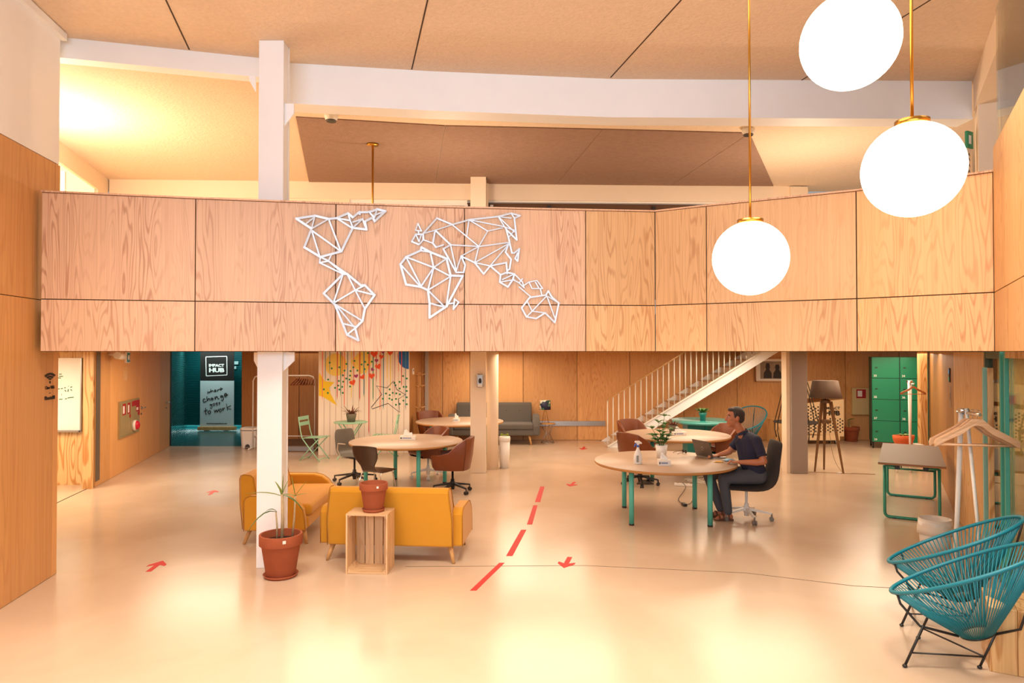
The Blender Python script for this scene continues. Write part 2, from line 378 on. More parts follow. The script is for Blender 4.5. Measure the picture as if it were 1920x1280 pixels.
# slab of the mezzanine
off = [V((p.x, p.y + .06)) for p in BAL]; off[0] = V((off[0].x + .06, off[0].y + .02))
poly = [(p.x, p.y) for p in off] + [(RF.x + .5, RF.y), (12, 17.4), (-12, 17.4), (-12, 6.9), (-4.4, 6.86)]
struct(MB().prism(poly, lambda x, y: (x, y, 2.215), lambda x, y: (x, y, 2.6)).build('ceiling_soffit', CREAM))

# ceiling over all
struct(MB().b2((-13, -4, 5.4), (13, 13.6, 5.5)).build('ceiling', CEIL))
ce = bpy.data.objects['ceiling']
def cline(a, b_):
    p = onz(*a, 5.4); q = onz(*b_, 5.4); d = (q - p)
    p = p - d * .0
    MB().bar((p.x, p.y, 5.3985), (q.x, q.y, 5.3985), .014, .003).build('joint', GAP, ce)
for a, b_ in (((290, -45), (355, 93)), ((812, -45), (772, 130)), ((1318, -45), (1145, 145)), ((1760, -10), (1500, 152))): cline(a, b_)
# darker brown areas of the ceiling behind the beam, laid as thin shapes
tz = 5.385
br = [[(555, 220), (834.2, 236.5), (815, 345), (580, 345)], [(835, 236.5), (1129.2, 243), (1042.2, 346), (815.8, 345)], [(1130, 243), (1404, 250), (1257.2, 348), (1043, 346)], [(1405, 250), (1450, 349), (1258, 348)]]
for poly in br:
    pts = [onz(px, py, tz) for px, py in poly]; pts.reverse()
    struct(MB().prism([(p.x, p.y) for p in pts], lambda x, y: (x, y, tz), lambda x, y: (x, y, 5.4)).build('ceiling_dark_area', CEILD))

# beams
def beam(name, pts, z0, z1, t, m, lip=.0):
    P = [V((p.x, p.y)) for p in pts]; nn = []
    for i in range(len(P)):
        d = (P[min(i + 1, len(P) - 1)] - P[max(i - 1, 0)]).normalized(); nn.append(V((-d.y, d.x)))
    def ring(o0, o1): return [tuple(p + n * o0) for p, n in zip(P, nn)] + [tuple(p + n * o1) for p, n in reversed(list(zip(P, nn)))]
    b = MB().prism(ring(0, t), lambda x, y: (x, y, z0), lambda x, y: (x, y, z1))
    if lip: b.prism(ring(-lip, t + lip), lambda x, y: (x, y, z0 - .026), lambda x, y: (x, y, z0 - .002))
    return struct(b.build(name, m))
beam('trim_6', [onz(62, 64, 5.4), onz(490, 109, 5.4)], 5.19, 5.4, .16, WHITE)
beam('trim_7', [onz(528, 117, 5.4), onz(800, 133, 5.4), onz(1145, 148, 5.4), onz(1822, 152, 5.4)], 4.97, 5.4, .26, WHITE, .012)
# beam and pillar on the right hand line
q0, q1 = onz(1825, 151, 5.4), onz(1876, 0, 5.4); dq = (q1 - q0).normalized()
qa = V((q0.x, q0.y)); q2 = q0 + dq * 7
b = MB(); n = V((-dq.y, dq.x, 0)) * .15
b.bar((q0.x + n.x, q0.y + n.y, 5.22), (q2.x + n.x, q2.y + n.y, 5.22), .3, .36)
struct(b.build('trim_8', CREAM))
rz = wall_frame(q0, q1)
struct(MB().b2((-.1, .02, 0), (.22, .32, 5.04 - 2.6)).build('column_upper', CREAM, None, (q0.x, q0.y, 2.6), rz))
# glass above the right hand parapet
GL = glassmat('clear_glass', (.93, .96, .92, 1), 0, .15)
rr = math.atan2(RD.y, RD.x)
gw = MB().b2((0, .03, 0), (3.4, .042, 1.15)).build('window_1', GL, None, (RA.x, RA.y, 3.89), rr); struct(gw)
MB().b2((0, .02, 0), (3.4, .05, .015)).build('window_frame', STEEL, gw)

# steel columns
def hcol(name, x0, x1, y0, dpt, z1, m, zb=0.0):
    w_ = x1 - x0; b = MB(); b.b2((x0, y0, zb), (x1, y0 + .03, z1)); b.b2((x0, y0 + dpt - .03, zb), (x1, y0 + dpt, z1)); b.b2((x0 + .018, y0 + .03, zb), (x1 - .006, y0 + dpt - .03, z1))
    return struct(b.build(name, m, bevel=.006))
Y1 = 6.97
a0, a1 = atY(482, 700, Y1).x, atY(529, 700, Y1).x
c1 = hcol('column', a0, a1, Y1, .2, 5.4, WHITE)
def gusset(pts, y, par, m):
    pp = [atY(px, py, y) for px, py in pts]
    MB().prism([(p.x, p.z) for p in pp], lambda x, z: (x, y, z), lambda x, z: (x, y + .02, z)).build('gusset_plate', m, par)
gusset([(525, 194), (551, 194), (551, 212), (526, 246)], Y1 + .04, c1, WHITE)
gusset([(479, 142), (466, 142), (468, 152), (479, 172)], Y1 + .04, c1, WHITE)
gusset([(528, 660), (552, 660), (552, 676), (529, 698)], Y1 + .04, c1, WHITE)
gusset([(483, 660), (476, 660), (476, 676), (483, 690)], Y1 + .04, c1, CREAM)
Y2 = 12.4
c2 = hcol('column', atY(882, 700, Y2).x, atY(911, 700, Y2).x, Y2, .24, 5.4, CREAM)
x0 = atY(923.5, 700, 12.85).x
struct(MB().lathe([(.11, 0), (.11, 2.2)], 28, (x0, 12.85, 0)).build('column_round', CREAM))
GREYC = mat('grey_column', rgb(150, 134, 122), .6, var=.03)
x1, x2, x3 = atY(1474, 700, 12.38).x, atY(1483.5, 700, 12.34).x, atY(1514, 700, 12.33).x
c3 = MB().b2((x2, 12.33, 0), (x3, 12.65, 2.2)).build('column_grey', GREYC, bevel=.006); struct(c3)
MB().b2((x1 + .01, 12.40, 0), (x2 - .002, 12.62, 2.2)).build('side_flange', CREAM, c3)

# mezzanine back: fascia, blinds and a strip of inner windows
FA, FB = onz(205, 336, 5.4), onz(1500, 349, 5.4); fw = (FB - FA).length; frz = wall_frame(FA, FB)
fa = MB().b2((0, 0, 5.08), (fw, .2, 5.4)).build('wall_back_upper', CREAM, None, (FA.x, FA.y, 0), frz); struct(fa)
fx = lambda px: along((FA.x, FA.y), (FB.x, FB.y), px, 360)
fy = lambda px, py: onwall(px, py, (FA.x, FA.y), (FB.x, FB.y)).z
MB().b2((0, .03, 2.6), (fx(655), .2, 5.08)).build('wall_panel', CREAM, fa)
MB().b2((fx(655), .06, 4.98), (fx(876), .12, 5.08)).build('blind_box', PLWHITE, fa)
BRG = mat('dark_window_glass', rgb(96, 68, 50), .15)
w2 = MB().b2((fx(655), .12, 3.2), (fx(1480), .14, 5.05)).build('window_2', BRG, None, (FA.x, FA.y, 0), frz); struct(w2)
for px in (664, 874, 922, 1030, 1228): MB().b2((fx(px) - .03, .06, 3.2), (fx(px) + .03, .12, 5.0)).build('window_frame', PLWHITE if px < 930 else BLACK, w2)
MB().b2((fx(915), .05, 5.055), (fx(1480), .12, 5.08)).build('window_frame', PLWHITE, w2)
MB().b2((fx(655), .07, 4.90), (fx(880), .11, 4.93)).build('window_frame', mat('blind_rail', rgb(120, 90, 60), .5), w2)
for px in (882, 1480): MB().b2((fx(px), -.06, 2.6), (fx(px) + .34, .02, 5.38)).build('pilaster', CREAM, fa)
# mezzanine, left side wall with its lit window
SA, SB = V((-6.02, 7.2)), V((FA.x - .02, FA.y))
ws = MB().b2((0, 0, 5.08), ((SB - SA).length, .12, 5.4)).build('wall_left_mezzanine', CREAM, None, (SA.x, SA.y, 0), wall_frame(SA, SB)); struct(ws)
MB().b2(((SB - SA).length - .55, .01, 2.6), ((SB - SA).length, .12, 5.08)).build('wall_panel', CREAM, ws)
lw_ = MB().b2((0, .05, 2.6), ((SB - SA).length - .6, .07, 5.08)).build('window_3', mat('lit_frosted_glass', rgb(250, 228, 176), .4, emit=.7), None, (SA.x, SA.y, 0), wall_frame(SA, SB)); struct(lw_)
for t in (.35, .62): MB().b2(((SB - SA).length * t - .03, .0, 2.6), ((SB - SA).length * t + .03, .05, 5.0)).build('window_frame', PLWHITE, lw_)
MB().b2((0, .0, 4.55), ((SB - SA).length - .6, .05, 4.61)).build('window_frame', PLWHITE, lw_)

# ---- ground floor, back of the hall
BW0, BW1 = V((-2.24, 17.0)), V((11.2, 17.0))
wall_panels('wall_back', BW0, BW1, 0, 2.3, [along(BW0, BW1, p) for p in (830, 881, 981, 1082, 1181, 1282, 1382, 1483, 1585, 1686)], [], W_BACK, gap=.012)
# alcove behind the clothes rail
AL0 = V((atY(453, 700, 16.3).x, 16.3)); AL1 = V((-4.0, 16.3))
wall_panels('wall_alcove', AL0, AL1, 0, 2.3, [along(AL0, AL1, 484), along(AL0, AL1, 561)], [], W_DOOR, gap=.014)
struct(MB().b2((AL0.x, 16.43, 0), (AL0.x + .1, 19.7, 2.3)).build('wall_corridor_right', WHITE))
# mural block
M0 = V((atY(597, 700, 14.55).x, 14.55)); M1 = V((atY(768, 700, 14.9).x, 14.9)); MW = (M1 - M0).length; mrz = wall_frame(M0, M1)
mu = MB().b2((0, .016, 0), (MW, .2, 2.3)).build('wall_mural', mat('mural_groove', rgb(196, 160, 132), .8), None, (M0.x, M0.y, 0), mrz); struct(mu)
MUR = mat('mural_white', rgb(240, 222, 204), .65, var=.05, vscale=5, bstretch=(1, 1, .15))
NP = 16
pl = MB().b2((0, 0, 0), (MW / NP - .006, .016, 2.3)).mesh('plank'); pl.materials.append(MUR)
for i in range(NP): link('plank', pl, mu, (i * MW / NP + .003, 0, 0))
struct(MB().b2((-.0, .205, 0), (.03, 2.0, 2.3)).build('wall_mural_side', W_DOOR, None, (M0.x, M0.y, 0), mrz))
wall_panels('wall_mural_end', (M1.x + .0, 17.0), (M1.x - .0, M1.y + .02), 0, 2.3, [], [], W_DOOR) if False else None
struct(MB().b2((M1.x - .04, M1.y + .03, 0), (M1.x, 17.0, 2.3)).build('wall_mural_end', W_DOOR))

# oblique wood wall on the left with the service doors
OA = fl(177, 913.5); OB = fl(318, 836.5); OA2, OB2 = V((OA.x, OA.y)), V((OB.x, OB.y))
ol = wall_panels('wall_oblique', OA2, OB2, 0, 2.3, [along(OA2, OB2, p) for p in (207, 264, 300)], [], W_LEFT, gap=.006)
ozr = wall_frame(OA2, OB2)
ox = lambda px: along(OA2, OB2, px)
oz = lambda px, py: onwall(px, py, OA2, OB2).z
MB().b2((ox(180), -.006, oz(184, 900)), (ox(188), .001, 2.2)).build('metal_strip', mat('zinc_strip', rgb(112, 100, 88), .5, .4), ol)
# jamb and whiteboard wall of the side room
j0 = atY(161, 800, 11.05); j1 = atY(177, 800, 11.02)
struct(MB().b2((j0.x, 10.97, 0), (j1.x, 11.01, 2.3)).build('trim_9', W_POST))
struct(MB().b2((-9.2, 11.3, 0), (j0.x, 11.45, 2.3)).build('wall_side_room', W_POST))
struct(MB().b2((-9.3, 6.0, 0), (-9.2, 11.3, 2.3)).build('wall_side_room_left', CREAM))
# corridor: ribbed teal glass wall
TG = mat('ribbed_teal_glass', rgb(58, 120, 118), .12, metal=.0, spec=.8)
ca, cb = fl(320, 835.5), fl(347.5, 803)
def ribbed(name, p, q, m, zt=2.5):
    L_ = math.hypot(q.x - p.x, q.y - p.y); r = MB().b2((0, .02, 0), (L_, .08, zt)).build(name, m, None, (p.x, p.y, 0), wall_frame(p, q)); struct(r)
    b = MB()
    for i in range(int(zt / .05)): b.b2((0, 0, i * .05), (L_, .022, i * .05 + .036))
    stuff(b.build('ribs', m, r)); return r
ribbed('wall_corridor_left', ca, cb, TG)
ribbed('wall_corridor', V((cb.x - .6, 19.6)), V((AL0.x - .02, 19.6)), TEALD)
struct(MB().b2((ca.x - .12, ca.y - .03, 0), (ca.x, ca.y + .03, 2.3)).build('trim_10', BLACK))
# right hand glazing: frames and panes
gl_len = (RE - RG).length; grz = wall_frame(RG, RE)
def gx(px): return along(RG, RE, px)
pane = MB().b2((0, .03, .06), (gl_len, .04, 2.2)).build('window_4', glassmat('green_glass', (.80, .86, .74, 1), 0, .25), None, (RG.x, RG.y, 0), grz); struct(pane)
DGR = mat('dark_green_frame', rgb(74, 92, 72), .4)
def stile(px, w_, y0, m, z1=2.2, z0=0.0, nm='window_frame', bev=.003):
    x = gx(px); MB().b2((x - .02, y0, z0), (x + .02, y0 + w_, z1)).build(nm, m, pane, bevel=bev)
stile(1847, .045, -.005, DGR)
stile(1875.5, .034, -.005, TEAL); stile(1883.5, .036, -.005, TEAL)
MB().b2((gx(1847), .0, 2.13), (gx(1875), .05, 2.2)).build('window_frame', DGR, pane)
MB().b2((gx(1884), .0, 2.14), (gl_len, .05, 2.2)).build('window_frame', W_POST, pane)
MB().b2((0, .0, 0), (gl_len, .05, .06)).build('window_frame', DGR, pane)
zh_ = onwall(1858, 689, RG, RE).z
stile(1855.5, .040, -.062, mat('pale_teal', rgb(150, 206, 196), .35), zh_, .2, 'reflection_bar'); stile(1865, .045, -.058, W_POST, zh_, .2, 'reflection_bar')  # solid bars imitate a pale strip of reflection in the glass
for zz in (.35, zh_ - .15): MB().b2((gx(1858), -.03, zz), (gx(1858) + .03, .02, zz + .03)).build('reflection_bar_bracket', STEEL, pane)
# room behind the glass
struct(MB().b2((6.12, 9.4, 0), (12, 9.5, 2.3)).build('wall_glass_room', W_POST))
struct(MB().b2((10, 3, 0), (10.1, 9.4, 2.3)).build('wall_glass_room_right', W_POST))
struct(MB().b2((4.6, 2.6, 2.23), (12, 9.4, 2.4)).build('ceiling_glass_room', CREAM)) if False else None
# ================================================================ THINGS
# ---- wall art: world map of metal bars on the parapet
K = 3.3103
def mp(p): return (520 + p[0] / K, 360 + p[1] / K)
AMER = [[(120,168),(235,150),(320,170),(370,165),(440,135),(470,160),(510,128),(560,128),(590,122),(620,110),(672,122),(605,185),(595,160),(545,185),(555,235),(470,225),(400,370),(270,405),(170,345),(215,230),(120,168)],
 [(235,150),(215,230)],[(215,230),(320,170)],[(320,170),(395,365)],[(215,240),(390,365)],[(215,240),(265,400)],[(370,165),(465,225)],[(440,135),(455,180),(370,165)],[(455,180),(470,225),(530,170),(555,235)],[(530,170),(470,190)],[(180,200),(230,160)],
 [(575,130),(600,160)],[(620,110),(605,160)],[(672,122),(595,150)],[(270,405),(265,440),(410,510)],[(270,405),(320,430),(410,505)],[(265,440),(320,430)],[(335,395),(320,430)],[(320,430),(435,510)],
 [(410,510),(435,510),(520,580),(545,580),(605,640),(545,725),(530,800),(485,845),(505,920),(435,885),(360,700),(350,690),(290,630),(410,510)],[(410,510),(350,690)],[(435,510),(485,610)],[(350,690),(485,610),(545,580)],[(485,610),(605,640)],
 [(485,610),(545,725)],[(365,700),(530,800)],[(365,700),(485,845)],[(405,815),(485,835)],[(435,885),(485,845)],[(590,170),(605,150)],[(500,135),(515,140)]]
AFRI = [[(765,450),(800,405),(890,365),(895,345),(950,375),(1050,415),(1075,520),(1150,522),(1050,710),(945,780),(945,690),(935,610),(890,590),(800,575),(765,450)],[(800,405),(970,470)],[(950,375),(970,470)],[(1050,415),(970,470)],[(970,470),(1075,525)],
 [(970,470),(890,590)],[(970,470),(935,610)],[(935,610),(1075,525)],[(770,455),(890,590)],[(800,405),(895,590)],[(935,610),(1040,715)],[(945,690),(1040,715)],[(1075,525),(1050,700)],[(890,365),(950,375)],[(1050,695),(1095,690)],[(1100,665),(1125,685),(1092,728),(1100,665)]]
EURA = [[(905,260),(990,165),(1085,205),(1120,195),(1190,175),(1370,155),(1450,135),(1505,150),(1470,165),(1485,300),(1420,235),(1440,310),(1415,375),(1450,420),(1440,480),(1425,490),(1420,440),(1320,460),(1280,510),(1225,440),(1140,400),(1165,455),(1155,500),(1110,500),(1030,355),(1075,330),(980,240),(965,320),(985,345),(1030,330)],
 [(905,260),(980,240),(1085,205)],[(905,260),(910,300),(965,320)],[(1085,205),(1250,340)],[(1190,175),(1175,275)],[(1190,175),(1305,245),(1250,340),(1440,315)],[(1075,330),(1250,340)],[(1140,400),(1250,340),(1225,440)],[(1225,440),(1440,320)],[(1320,460),(1440,320)],[(1225,440),(1320,460)],
 [(1190,175),(1395,215)],[(1305,245),(1395,225)],[(1370,155),(1470,250)],[(1370,155),(1420,235)],[(1395,215),(1470,240)],[(1450,135),(1470,165)],[(1370,155),(1450,165)],[(1470,240),(1430,290)],[(1075,330),(1110,490)],[(1030,355),(1090,465)],[(1140,400),(1110,490)],
 [(835,310),(860,265),(905,265),(905,300),(880,328),(835,310)],[(860,265),(880,310),(895,265)],[(873,198),(895,245),(858,240),(873,198)],[(875,245),(880,265)],[(1440,315),(1455,380),(1470,380),(1500,355),(1490,430),(1475,415),(1490,380)],[(1425,490),(1425,510)]]
OCEA = [[(1320,460),(1385,515),(1425,500),(1470,510),(1460,545),(1430,590),(1380,560),(1385,515)],[(1380,560),(1470,545)],[(1395,545),(1470,510)],[(1460,545),(1500,565)],[(1470,510),(1520,560),(1530,595),(1500,565),(1520,540)],[(1500,590),(1570,650)],[(1560,560),(1610,550),(1645,600),(1580,600),(1560,560)],[(1600,560),(1620,595)],[(1630,600),(1640,640)],[(1530,580),(1560,560)],
 [(1515,720),(1565,655),(1665,640),(1680,615),(1700,650),(1745,690),(1720,810),(1660,750),(1605,785),(1545,775),(1515,720)],[(1550,680),(1580,740),(1670,645)],[(1580,740),(1660,750)],[(1670,645),(1720,780)],[(1680,650),(1745,690)],[(1580,740),(1545,775)]]
c0 = bal_hit(800, 520)
art = thing('world_map', 'silver world map of triangulated metal bars on the wooden balcony', 'wall art', (c0.x, c0.y, c0.z))
ALU = mat('painted_aluminium', rgb(206, 214, 224), .35, .25)
for nm, ed in (('americas', AMER), ('africa', AFRI), ('eurasia', EURA), ('oceania', OCEA)):
    b = MB(); wd = .022 if nm in ('americas', 'africa') else .017
    for i, line in enumerate(ed):
        pts = [bal_hit(*mp(p), .022) - c0 for p in line]; thick = wd if len(line) > 5 else wd * .72
        for p, q in zip(pts[:-1], pts[1:]):
            d = (q - p).normalized() * thick * .35
            b.bar(p - d, q + d, .012, thick, up=(d.z, -.0, -d.x) if True else None)
    # small studs that carry the bars off the boards
    for line in ed[:6]:
        p = bal_hit(*mp(line[0]), .022) - c0; b.bar(p, p + V((0, .024, 0)), .01)
    b.build(nm, ALU, art)

# ---- globe pendants
GLOW = mat('lit_opal_glass', (1.0, .90, .74, 1), .3, emit=3.0)
def pendant(px, py, y, D, label, glow=True, rod_r=.008):
    c = atY(px, py, y); t = thing('globe_pendant', label, 'pendant lamp', (c.x, c.y, 5.4), 0, 'globe pendants')
    z = c.z - 5.4
    MB().ball((0, 0, z), D / 2, 40, 24).build('globe', GLOW, t)
    MB().lathe([(.0, z + D * .5 - .004), (D * .17, z + D * .485 - .012), (D * .17, z + D * .5 + .012), (0, z + D * .5 + .016)], 28).build('cap', BRASS, t)
    MB().tube([(0, 0, z + D / 2), (0, 0, -.02)], rod_r, 10).build('rod', BRASS, t)
    MB().lathe([(.0, -.03), (.06, -.03), (.06, 0), (0, 0)], 20).build('ceiling_rose', BRASS, t)
    return t
pendant(1593, 78, 3.45, .475, 'white globe pendant cut off by the top edge of the photo')
pendant(1711, 318, 3.45, .475, 'largest lit globe pendant, hanging rightmost')
pendant(1407, 484, 4.62, .5, 'lowest and smallest lit globe pendant, left of the other globes')
p = onz(699, 268, 5.4); t = thing('globe_pendant', 'thin brass pendant rod on the brown ceiling area behind the balcony', 'pendant lamp', (p.x, p.y, 5.385))
MB().tube([(0, 0, -.02), (0, 0, -1.55)], .016, 10).build('rod', BRASS, t); MB().lathe([(0, -.03), (.09, -.03), (.09, 0), (0, 0)], 20).build('ceiling_rose', BRASS, t)
MB().ball((0, 0, -1.78), .24, 28, 18).build('globe', PLWHITE, t)
# smoke detectors
for px, py, lb in ((621, 214, 'small white smoke detector beside the steel column'), (1403, 241, 'small white smoke detector behind the hanging brass rod')):
    p = onz(px, py, 5.4); t = thing('smoke_detector', lb, 'smoke detector', (p.x, p.y, 5.4), 0, 'smoke detectors')
    MB().lathe([(0, -.10), (.06, -.10), (.09, -.05), (.09, 0), (0, 0)], 20).build('housing', PLWHITE, t)
    MB().lathe([(.062, -.104), (.062, -.092), (.07, -.085), (.07, -.095)], 20).build('vent_ring', BLACK, t)

# ---- round tables
def round_table(loc, r, lr, half, label, z=.74, group='round tables with teal legs'):
    t = thing('round_table', label, 'table', (loc[0], loc[1], 0), 0, group)
    MB().lathe([(0, z - .002), (r - .004, z - .002), (r, z), (r - .002, z + .003), (0, z + .003)], 72).build('tabletop', TTOP, t)
    MB().lathe([(0, z - .032), (r - .012, z - .032), (r, z - .022), (r, z - .0015), (0, z - .0015)], 72).build('edge_band', TEDGE, t)
    for sx in (-1, 1):
        for sy in (-1, 1):
            x, y = sx * half, sy * half; X = x * math.cos(lr) - y * math.sin(lr); Y = x * math.sin(lr) + y * math.cos(lr)
            lg = MB().tube([(X, Y, .02), (X, Y, z - .032)], .033, 16).build('leg', TEAL, t)
            MB().lathe([(.034, 0), (.034, .022)], 14, (X, Y, 0)).build('foot', BLACK, lg)
    return t
T1, T2, T3, T4 = V((-1.73, 11.2)), V((2.04, 9.15)), V((-1.1, 14.4)), V((2.9, 12.05))
round_table(T1, .92, math.radians(-20), .47, 'large round table behind the mustard sofas')
round_table(T2, .93, math.radians(-4), .49, 'large round table where the man works at a laptop')
round_table(T3, .92, math.radians(-12), .47, 'round table half hidden behind the cream column')
round_table(T4, .92, math.radians(-6), .47, 'round table behind the man, holding a pot of dried leaves')

# ---- seats
def star_base(t, m, cm, R=.30, a0=.3, zh=.09, post=.36, pm=None, rim=None):
    b = MB()
    for k in range(5):
        a = a0 + k * 2 * PI / 5; d = V((math.cos(a), math.sin(a), 0))
        b.bar(d * .02 + V((0, 0, zh + .05)), d * R + V((0, 0, zh + .005)), .045, .035, taper=.6)
        c = MB(); e = d * (R + .0); n = V((-d.y, d.x, 0))
        for s in (-1, 1):
            q = e + n * s * .016 + V((0, 0, .028)); u = V((0, 0, 1))
            ring = [[q + n * (w_ * .011) + (d * math.cos(x * PI / 6) + u * math.sin(x * PI / 6)) * .028 for x in range(12)] for w_ in (-1, 1)]
            c.loft(ring, False)
        c.bar(e + V((0, 0, .03)), e + V((0, 0, zh + .01)), .016)
        c.build('caster', cm, t)
    b.lathe([(.038, zh + .0), (.042, zh + .07), (.03, zh + .09), (0, zh + .09)], 16)
    b.build('star_base', m, t)
    MB().tube([(0, 0, zh - .04), (0, 0, zh + .12), (0, 0, zh + .121), (0, 0, post)], [.03, .03, .018, .018], 14).build('gas_lift', pm or m, t)
def shell_chair(label, white=False, loc=(0, 0), rz=0, a0=.3, group='tan leather office chairs'):
    t = thing('leather_office_chair', label, 'chair', (loc[0], loc[1], 0), rz, group)
    half = [(.275, .29, .61), (.30, .15, .61), (.315, .0, .65), (.31, -.13, .77), (.27, -.27, .855), (.14, -.325, .87), (0, -.335, .875)]
    U = half + [(-x, y, z) for x, y, z in reversed(half[:-1])]
    zb = .37; rows = []
    for x, y, z in U:
        ob = V((x * .80, y * .80, zb)); om = V((x * .93, y * .93, zb + (z - zb) * .45)); ot = V((x, y, z)); k = .045
        n = V((x, y, 0)).normalized() * k
        it = ot - n + V((0, 0, .004)); im = om - n * 1.1; ib = V((ob.x, ob.y, .45)) - n * .9
        rows.append([ob, om, ot, it, im, ib])
    b = MB(); b.grid(rows)
    N = len(rows); o = 0
    b.f.append(tuple(range(5, -1, -1))); b.sm.append(False); b.f.append(tuple((N - 1) * 6 + k for k in range(6))); b.sm.append(False)
    b.f.append(tuple(i * 6 for i in range(N))); b.sm.append(False)
    b.build('shell', LEATH, t, bevel=.008)
    # piping seams down the back
    for i in (0, 4, 8, 12): x, y, z = U[i]; MB().tube([V((x * .81, y * .81, zb + .01)), V((x * .942, y * .942, zb + (z - zb) * .45)), V((x * 1.005, y * 1.008, z))], .0035, 6).build('seam', mat('leather_seam', rgb(100, 50, 24), .5), t)
    MB().box((0, .03, .45), (.47, .50, .09)).build('seat', LEATH, t, bevel=.035, seg=4)
    MB().lathe([(.0, .345), (.11, .35), (.11, .37), (0, .372)], 16).build('seat_plate', BLACK, t)
    MB().bar((.05, .0, .35), (.20, .02, .34), .012, .012).build('tilt_lever', BLACK, t)
    star_base(t, PLWHITE if white else BLACK, PLWHITE if white else BLACK, .30, a0, post=.36)
    return t
shell_chair('tan leather office chair on a black star base beside the cream column', False, (-.93, 10.72), face(-.9, .12), .35)
shell_chair('tan leather chair on a white wheeled base under the table behind the sofas', True, (-1.47, 12.0), face(-.72, -.55), .1)
shell_chair('tan leather chair tucked behind the table hidden by the cream column', False, (-1.76, 15.15), face(.45, -.8))
shell_chair('tan leather chair with its back turned, behind the spray bottle', False, (2.12, 11.35), face(.80, .50), .62)
shell_chair('tan leather chair nearest the foot of the stairs', False, (2.42, 13.25), face(.5, -.8))
shell_chair('tan leather chair partly hidden behind the man at the laptop', False, (3.78, 12.55), face(-.85, -.35))

def prof_shell(name, m, t, rows, th=.012, nx=9):
    """rows: (y, z, half width, dish) ; surface dished towards the sitter"""
    R = []; n = len(rows)
    for i, (y, z, hw, dish) in enumerate(rows):
        a = rows[max(i - 1, 0)]; b_ = rows[min(i + 1, n - 1)]; ty, tz_ = b_[0] - a[0], b_[1] - a[1]; l = math.hypot(ty, tz_) or 1; ny, nz = tz_ / l, -ty / l
        R.append([V((hw * (2 * k / (nx - 1) - 1), y + ny * dish * (2 * k / (nx - 1) - 1) ** 2, z + nz * dish * (2 * k / (nx - 1) - 1) ** 2)) for k in range(nx)])
    return MB().grid(R).build(name, m, t, solid=th, sub=1)
# dark bentwood chair behind the sofa
t = thing('bentwood_chair', 'dark brown bent plywood chair on chrome legs behind the mustard sofa', 'chair', (-2.0, 10.15, 0), face(.42, .90))
BENT = mat('dark_bentwood', rgb(62, 40, 28), .3, var=.25, vscale=5, bstretch=(1, 1, .3))
prof_shell('seat_shell', BENT, t, [(.24, .435, .19, -.0), (.22, .45, .21, -.005), (.10, .452, .22, -.012), (-.06, .445, .21, -.014), (-.15, .45, .15, -.012), (-.20, .485, .12, -.01), (-.225, .55, .125, -.012), (-.235, .60, .17, -.02), (-.25, .68, .222, -.03), (-.27, .76, .225, -.03), (-.284, .822, .222, -.028), (-.285, .832, .218, -.026), (-.286, .836, .20, -.026)])
for s in (-1, 1):
    MB().tube([(s * .20, .24, 0), (s * .17, .16, .40), (s * .16, .12, .43), (s * .16, -.12, .43), (s * .17, -.15, .40), (s * .22, -.26, 0)], .011, 8).build('leg', CHROME, t)
MB().tube([(-.16, .1, .432), (.16, .1, .432)], .009, 8).tube([(-.16, -.1, .432), (.16, -.1, .432)], .009, 8).build('seat_rail', CHROME, t)
# grey swivel chair
t = thing('swivel_chair', 'grey plastic swivel chair with thin armrests left of the round table', 'chair', (-2.66, 11.56, 0), face(.72, -.62))
GPL = mat('grey_plastic', rgb(104, 96, 84), .5)
prof_shell('seat_shell', GPL, t, [(.23, .455, .19, -.0), (.20, .475, .21, -.008), (.05, .468, .22, -.014), (-.12, .462, .22, -.014), (-.20, .485, .21, -.012), (-.235, .56, .205, -.016), (-.245, .66, .205, -.022), (-.26, .78, .205, -.024), (-.275, .85, .19, -.022), (-.28, .885, .15, -.02)], .014)
for s in (-1, 1): MB().tube([(s * .13, .02, .42), (s * .24, -.06, .44), (s * .26, -.12, .56), (s * .26, -.10, .665), (s * .26, .10, .67)], .010, 8).build('armrest', mat('pale_grey_plastic', rgb(190, 172, 150), .5), t)
MB().box((0, 0, .425), (.2, .22, .05)).build('seat_mechanism', DKPL, t, bevel=.01)
star_base(t, DKPL, DKPL, .36, .2, post=.42)

